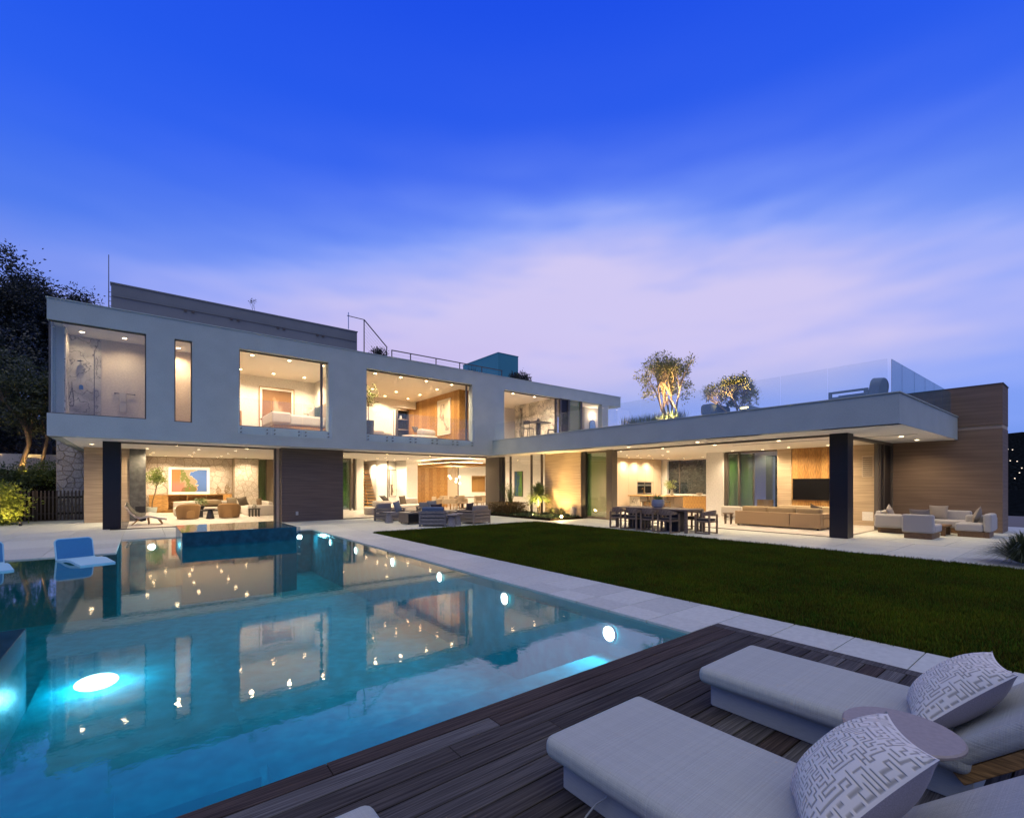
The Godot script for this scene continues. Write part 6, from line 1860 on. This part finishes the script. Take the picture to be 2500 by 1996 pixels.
func spiky(called: String, label: String, p: Vector3, n: int, len: float, w: float, y: float, m: Material, sag := 0.2, stem := 0.0, lo := 0.1, hi := 1.5, seg := false) -> Node3D:
	var t := thing(called, label, "plant", p)
	var b := mb()
	for k in n:
		var an := rng.randf() * TAU
		var tl := rng.randf_range(lo, hi)
		var l := len * rng.randf_range(0.65, 1.1)
		var d := V(cos(an) * sin(tl), cos(tl), sin(an) * sin(tl)) * l
		var s := d.cross(Vector3.UP).normalized()
		var p0 := V(0, y, 0) + d * 0.06
		var p1 := p0 + d * 0.5 + V(0, -sag * 0.15 * l, 0)
		var p2 := p0 + d * 0.95 + V(0, -sag * l, 0)
		var nn := s.cross(d).normalized()
		b.t3(p0 - s * w * 0.3, p0 + s * w * 0.3, p1 + s * w * 0.5, nn, nn, nn)
		b.t3(p0 - s * w * 0.3, p1 + s * w * 0.5, p1 - s * w * 0.5, nn, nn, nn)
		b.t3(p1 - s * w * 0.5, p1 + s * w * 0.5, p2, nn, nn, nn)
	part(t, "leaves", b, m)
	if stem > 0: part(t, "trunk", mb().lathe(Vector3.ZERO, [[stem * 1.5, 0.0], [stem, 0.15], [stem * 0.9, y], [0.0, y + 0.05]], 12), mat(lin(0.28, 0.22, 0.15), 0.9, "stone", V(2, 2, 2)))
	return t


func build_garden() -> void:
	var lit := leafm(0.07, 0.10, 0.02)
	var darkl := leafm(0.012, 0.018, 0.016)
	var mid := leafm(0.035, 0.055, 0.018)
	var bark := mat(lin(0.20, 0.15, 0.10), 0.9, "stone", V(3, 3, 3), "stone", 1.0)
	var dbark := mat(lin(0.03, 0.025, 0.02), 0.95)
	# ---------- left garden: rising bank, wall, fence, trees ----------
	var bank := mb()
	for a in [[-30.0, -28.6, -3.0, -30.2, 0.0, 2.1], [-30.0, -30.2, -3.0, -60.0, 2.1, 5.0]]:
		bank.q(V(a[0], a[4], a[1]), V(a[2], a[4], a[1]), V(a[2], a[5], a[3]), V(a[0], a[5], a[3]))
	setting("garden_bank", bank, M.soil)
	solo("garden_wall", "white garden wall lit from below behind the tree trunks", "wall", mb().box(-12.0, 1.8, -31.4, -2.99, 2.95, -31.1), mat(lin(0.7, 0.62, 0.5), 0.9, "fine", V(0.5, 0.5, 0.5)))
	var fe := thing("slat_fence", "dark fence of upright wooden slats below the stone wall", "fence")
	part(fe, "rail", mb().box(-6.5, 0.25, -28.06, -1.87, 0.33, -28.02), dbark)
	part(fe, "rail", mb().box(-6.5, 0.95, -28.06, -1.87, 1.03, -28.02), dbark)
	var slat := mb().rbox(-0.028, 0.02, -0.02, 0.028, 1.28, 0.02, 0.004, 1).mesh()
	var sm := mat(lin(0.13, 0.105, 0.09), 0.9, "grain", V(6, 1, 6))
	for k in 38:
		var o := part(fe, "slat", slat, sm)
		o.position = V(-1.95 - 0.12 * k, 0, -27.99)
	part(fe, "gate_post", mb().box(-3.6, 0.0, -28.05, -3.52, 1.3, -27.95), dbark)
	tree("garden_tree", "forked tree with pale trunk lit from below beside the garden wall", V(-4.35, 2.0, -30.6), 1.5, 0.13, 3, V(1.9, 1.9, 1.6), 3.7, 60, 90, 0.16, leafm(0.03, 0.042, 0.018), bark, 21)
	tree("garden_tree", "leaning tree with pale trunk lit from below under the dark trees", V(-3.7, 2.1, -30.75), 1.7, 0.08, 2, V(1.3, 1.3, 1.2), 3.3, 30, 70, 0.15, leafm(0.03, 0.042, 0.018), bark, 24)
	shrub("yellow green hedge bush growing over the patio edge beside the fence", V(-4.35, 0, -26.3), V(0.75, 0.85, 1.0), 70, 60, 0.12, leafm(0.13, 0.17, 0.02), 31)
	shrub("tall lit hedge bush in front of the garden bank", V(-5.2, 0.2, -27.2), V(1.0, 1.0, 0.9), 60, 50, 0.13, lit, 32)
	shrub("rounded bush below the white garden wall", V(-3.7, 1.2, -29.6), V(1.1, 0.75, 0.7), 50, 50, 0.11, lit, 33)
	shrub("dark bush on the bank behind the slat fence", V(-5.0, 0.9, -29.2), V(1.4, 0.8, 0.6), 50, 50, 0.12, mid, 34)
	uplight("garden uplight at the foot of the forked tree", V(-4.1, 1.75, -29.95), 8.0, V(-0.15, 1, -0.45))
	uplight("garden uplight under the white garden wall", V(-3.35, 1.75, -30.3), 4.0, V(0.0, 1, -0.5))
	uplight("garden uplight under the yellow green hedge bush", V(-3.6, 0.0, -25.2), 5.0, V(-0.5, 0.8, -0.8))
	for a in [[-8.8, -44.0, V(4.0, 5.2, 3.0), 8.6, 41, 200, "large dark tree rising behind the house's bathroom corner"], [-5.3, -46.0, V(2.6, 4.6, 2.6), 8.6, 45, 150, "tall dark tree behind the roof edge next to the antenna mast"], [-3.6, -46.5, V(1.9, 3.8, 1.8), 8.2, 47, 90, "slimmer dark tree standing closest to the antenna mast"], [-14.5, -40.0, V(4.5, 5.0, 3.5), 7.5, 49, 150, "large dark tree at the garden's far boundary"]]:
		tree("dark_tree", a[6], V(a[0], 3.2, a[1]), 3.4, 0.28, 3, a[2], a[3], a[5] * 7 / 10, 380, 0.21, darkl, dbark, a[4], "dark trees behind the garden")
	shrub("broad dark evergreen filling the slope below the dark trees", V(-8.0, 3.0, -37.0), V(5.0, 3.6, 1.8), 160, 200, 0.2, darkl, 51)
	# ---------- planting bed at the inner corner ----------
	setting("planting_bed", mb().box(13.85, -0.2, -20.1, 15.9, 0.05, -14.95), M.soil)
	var gc := mb()
	for k in 2600:
		var p := V(rng.randf_range(13.9, 15.85), 0.05, rng.randf_range(-20.0, -15.0))
		var an := rng.randf() * TAU
		gc.leaf(p, V(cos(an) * 0.06, rng.randf_range(0.04, 0.14), sin(an) * 0.06), 0.045)
	var g := part(null, "ground_cover", gc, mid)
	tag(g, "low leafy ground cover filling the planting bed", "ground cover", "", "stuff")
	spiky("dragon_tree", "bushy dragon tree with long drooping leaves in the planting bed", V(15.3, 0.05, -17.35), 420, 0.9, 0.06, 0.95, leafm(0.07, 0.10, 0.035), 0.28, 0.085, 0.05, 2.0)
	var sp := thing("tall_shrub", "feathery tall shrub beside the corner glass", "shrub", V(14.75, 0.05, -18.95))
	var tb := mb()
	for k in 46:
		var an := rng.randf() * TAU
		var tl := rng.randf_range(0.05, 0.5)
		var l := rng.randf_range(0.8, 1.45)
		var d := V(cos(an) * sin(tl), cos(tl), sin(an) * sin(tl)) * l
		tb.bar(V(0, 0.3, 0), V(0, 0.3, 0) + d, 0.008, 0.003, 4, false)
		for j in 14: tb.leaf(V(0, 0.3, 0) + d * (0.3 + 0.05 * j), V(rng.randf_range(-0.1, 0.1), rng.randf_range(0.0, 0.1), rng.randf_range(-0.1, 0.1)), 0.03)
	part(sp, "foliage", tb, leafm(0.09, 0.13, 0.03))
	var hb := thing("clipped_hedge", "clipped reddish brown hedge block behind the dragon tree", "hedge")
	var hm := mb()
	for k in 9000:
		var p := V(rng.randf_range(13.95, 15.3), rng.randf_range(0.05, 0.62), rng.randf_range(-19.9, -18.05))
		hm.leaf(p, V(rng.randf_range(-0.08, 0.08), rng.randf_range(-0.03, 0.08), rng.randf_range(-0.08, 0.08)), 0.045)
	part(hb, "foliage", hm, leafm(0.11, 0.075, 0.03))
	spiky("agave", "pale agave rosette beside the boulder at the bed's end", V(15.3, 0.05, -15.75), 70, 0.45, 0.05, 0.08, leafm(0.16, 0.15, 0.07), 0.1, 0.0, 0.1, 1.35)
	spiky("agave", "smaller agave rosette next to the dragon tree trunk", V(15.5, 0.05, -16.6), 60, 0.42, 0.045, 0.08, leafm(0.12, 0.13, 0.06), 0.1, 0.0, 0.1, 1.3)
	var bd := mb()
	bd.at(V(15.62, 0.2, -15.35), 0.4, 0.2, 0.5).ball(Vector3.ZERO, V(0.16, 0.36, 0.13), 9, 7)
	solo("boulder", "leaning grey boulder against the board wall", "rock", bd, M.gstone1)
	uplight("garden uplight between the dragon tree and the clipped hedge", V(14.55, 0.05, -17.5), 10.0, V(0.5, 1, 0.1))
	uplight("garden uplight at the foot of the board wall behind the agaves", V(15.25, 0.05, -16.2), 4.5, V(0.3, 1, 0.0), 70.0)
	uplight("garden uplight at the bed's front edge before the agaves", V(13.98, 0.05, -16.3), 9.0, V(1.0, 0.55, 0.0), 60.0)
	uplight("garden uplight beside the dragon tree trunk", V(14.9, 0.05, -16.9), 12.0, V(0.35, 1, -0.2))
	var bl := thing("path_light", "small glowing path light at the tip of the planting bed", "path light", V(14.2, 0.0, -14.62))
	part(bl, "stake", mb().bar(V(0, 0, 0), V(0, 0.12, 0), 0.015, 0.015, 8), M.black)
	part(bl, "lamp_lens", mb().ball(V(0, 0.16, 0), V(0.055, 0.05, 0.055), 12, 8), glow(Color(1, 0.86, 0.6), 30.0))
	var l := OmniLight3D.new()
	l.name = "path_light_bulb"
	bl.add_child(l)
	l.position = V(0, 0.16, 0); l.light_energy = 2.2; l.light_color = Color(1, 0.82, 0.55); l.light_size = 0.05; l.omni_range = 8.0; l.shadow_enabled = true; l.omni_attenuation = 2.0
	# ornamental grass at the lawn's corner
	spiky("ornamental_grass", "tall arching ornamental grass tuft at the lawn's edge", V(13.65, 0, -1.05), 1500, 1.15, 0.009, 0.0, leafm(0.045, 0.06, 0.02), 0.45, 0.0, 0.05, 1.15)
	# ---------- roof ----------
	var rail := thing("roof_railing", "dark metal railing with thin wires along the flat roof", "railing")
	for x in [9.6, 10.6, 12.05, 13.5, 14.95, 16.35]: part(rail, "post", mb().box(x, 7.02, -21.82, x + 0.04, 8.1, -21.78), M.frame)
	part(rail, "top_rail", mb().box(9.6, 8.101, -21.83, 16.4, 8.14, -21.77), M.frame)
	for k in 6: part(rail, "wire", mb().bar(V(9.64, 7.25 + 0.14 * k, -21.8), V(16.35, 7.25 + 0.14 * k, -21.8), 0.004, 0.004, 5), M.steel)
	var sr := thing("stair_railing", "sloping metal stair railing beside the roof parapet", "railing")
	part(sr, "post", mb().box(8.4, 7.02, -22.32, 8.44, 9.5, -22.28), M.frame)
	part(sr, "post", mb().box(9.55, 7.02, -22.32, 9.59, 8.35, -22.28), M.frame)
	part(sr, "top_rail", mb().bar(V(8.42, 9.5, -22.3), V(9.6, 8.36, -22.3), 0.028, 0.028, 8), M.frame)
	part(sr, "top_rail", mb().bar(V(7.6, 9.52, -22.3), V(8.42, 9.5, -22.3), 0.02, 0.02, 8), M.frame)
	part(sr, "post", mb().box(7.85, 9.09, -22.9, 7.88, 9.9, -22.87), M.steel)
	for k in 7: part(sr, "wire", mb().bar(V(8.42, 9.3 - 0.17 * k, -22.3), V(9.57, 8.18 - 0.17 * k, -22.3), 0.004, 0.004, 5), M.steel)
	var ms := thing("antenna_mast", "thin antenna mast with ladder rungs at the parapet's end", "mast", V(-1.0, 7.02, -23.1))
	part(ms, "pole", mb().bar(V(0, 0, 0), V(0, 3.1, 0), 0.018, 0.012, 8), M.frame)
	for k in 7: part(ms, "rung", mb().bar(V(0, 0.7 + 0.17 * k, 0), V(0.08, 0.7 + 0.17 * k, 0.0), 0.012, 0.012, 6), M.frame)
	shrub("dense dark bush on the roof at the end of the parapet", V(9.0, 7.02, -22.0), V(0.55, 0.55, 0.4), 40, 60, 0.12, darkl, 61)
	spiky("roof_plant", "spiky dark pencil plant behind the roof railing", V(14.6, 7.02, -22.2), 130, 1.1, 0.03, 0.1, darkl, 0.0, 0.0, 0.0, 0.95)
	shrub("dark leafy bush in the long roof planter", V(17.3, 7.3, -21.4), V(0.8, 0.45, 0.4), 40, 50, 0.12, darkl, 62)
	solo("roof_planter", "long low dark planter box at the roof edge", "planter", mb().rbox(16.5, 7.02, -21.8, 19.0, 7.55, -21.1, 0.01, 1), M.bronze)
	for a in [[3.9, 0.55, "wispy bare shrub above the middle of the roof parapet"], [5.6, 0.28, "low sprig above the roof parapet nearer to the stair railing"], [6.9, 0.28, "low sprig above the roof parapet at its stair end"]]:
		var t := thing("roof_sprig", a[2], "shrub", V(a[0], 8.9, -24.0))
		var b := mb()
		var tips := []
		var q := RandomNumberGenerator.new()
		q.seed = int(a[0] * 10)
		limbs(b, V(0, -0.2, 0), V(0.1, 1, 0), a[1] * 0.8, 0.012, 3, q, tips, 0.8)
		for tp in tips:
			for k in 5: b.leaf(tp, V(rng.randf_range(-0.08, 0.08), rng.randf_range(-0.04, 0.08), rng.randf_range(-0.08, 0.08)), 0.03)
		part(t, "twigs", b, darkl)
	# ---------- terrace trees ----------
	for a in [[17.5, -11.5, 1.0, 3.15, 71, "olive like tree lit from below on the roof terrace"], [17.5, -8.6, 0.55, 1.85, 75, "smaller lit tree on the roof terrace behind the daybed"]]:
		var t := thing("terrace_tree", a[5], "tree", V(a[0], 3.70, a[1]))
		var b := mb()
		var tips := []
		var q := RandomNumberGenerator.new()
		q.seed = a[4]
		for k in 5:
			limbs(b, V(q.randf_range(-0.1, 0.1), 0, q.randf_range(-0.1, 0.1)), V(q.randf_range(-0.8, 0.8), 1, q.randf_range(-0.9, 0.9)), a[3] * 0.36, 0.05 * a[2] + 0.015, 3, q, tips, 0.7)
		part(t, "trunk", b, mat(lin(0.35, 0.27, 0.18), 0.9))
		var c := mb()
		for tp in tips:
			for k in 60:
				var d := V(q.randfn(), q.randfn() * 0.8 + 0.3, q.randfn()).normalized()
				c.leaf(tp + d * q.randf_range(0.0, 0.24), d * q.randf_range(0.06, 0.13), 0.035)
		crown(c, V(0, a[3] * 0.70, 0), V(1.25, 0.95, 1.3) * (a[3] / 3.15), int(44 * a[2]) + 6, 60, 0.11, 0.17, a[4] + 2)
		part(t, "crown", c, leafm(0.16, 0.16, 0.06))
	uplight("terrace uplight at the foot of the olive like tree", V(16.1, 3.70, -10.6), 30.0, V(0.7, 1, -0.45))
	uplight("terrace uplight at the foot of the smaller terrace tree", V(16.3, 3.70, -7.8), 14.0, V(0.7, 0.9, -0.45))
	var gp := thing("terrace_planter", "long planter of dark grasses under the terrace tree", "planter", V(16.6, 3.70, -11.7))
	part(gp, "box", mb().rbox(-0.3, 0.0, -1.5, 0.3, 0.35, 1.5, 0.01, 1), M.frame)
	var gb := mb()
	for k in 900:
		var an := rng.randf() * TAU
		var tl := rng.randf_range(0.0, 0.7)
		gb.leaf(V(rng.randf_range(-0.27, 0.27), 0.34, rng.randf_range(-1.45, 1.45)), V(cos(an) * sin(tl), cos(tl), sin(an) * sin(tl)) * rng.randf_range(0.3, 0.6), 0.015, 0.05)
	part(gp, "grasses", gb, mid)
	# ---------- far hills and their lights ----------
	var hl := mb()
	var f := FastNoiseLite.new()
	f.seed = 91; f.frequency = 0.004
	for ring in [[420.0, 58.0, 0], [700.0, 74.0, 40]]:
		var n := 240
		var rows := [[0.0, -0.05], [30.0, 0.35], [60.0, 0.62], [100.0, 0.85], [150.0, 1.0], [300.0, -0.05]]
		for i in n:
			var P := []
			for k in [i, i + 1]:
				var an: float = TAU * k / n
				var d := V(cos(an), 0, sin(an))
				var col := []
				for w in rows:
					var hh: float = ring[1] * w[1] * (0.75 + 0.55 * f.get_noise_2d(d.x * 300 + ring[2], d.z * 300) + 0.12 * f.get_noise_2d(d.x * 2400, d.z * 2400 + w[0] * 6.0))
					col.append(d * (ring[0] + w[0]) + V(0, hh - (3.0 if w[1] < 0 else 0.0), 0))
				P.append(col)
			for j in rows.size() - 1: hl.q(P[0][j], P[1][j], P[1][j + 1], P[0][j + 1])
	setting("hills", hl, M.hill)
	for k in 7:
		var an := -0.0925 + 0.0023 * k
		var y: float = [24.0, 16.0, 23.5, 4.5, 15.5, 8.0, 11.0][k]
		var r := 416.0 + y * 1.5
		solo("hillside_lamp", "tiny distant window light on the dark hillside", "lamp", mb().ball(V(r * cos(an), y, r * sin(an)), V(0.32, 0.28, 0.32), 8, 6), glow(Color(1.0, 0.9, 0.75), 1.6), "lights on the far hillside")
	shrub("added evergreen hedge keeping bright sky out of the kitchen window", V(28.2, 0.0, -15.0), V(1.0, 2.2, 3.4), 120, 150, 0.2, darkl, 81)  # added hedge, blocks the bright sky behind the kitchen window
	solo("far_stucco_wall", "stucco wall outside the folding glass doors", "wall", mb().box(25.9, 0.0, -14.5, 26.2, 3.0, -10.9), M.stucco)
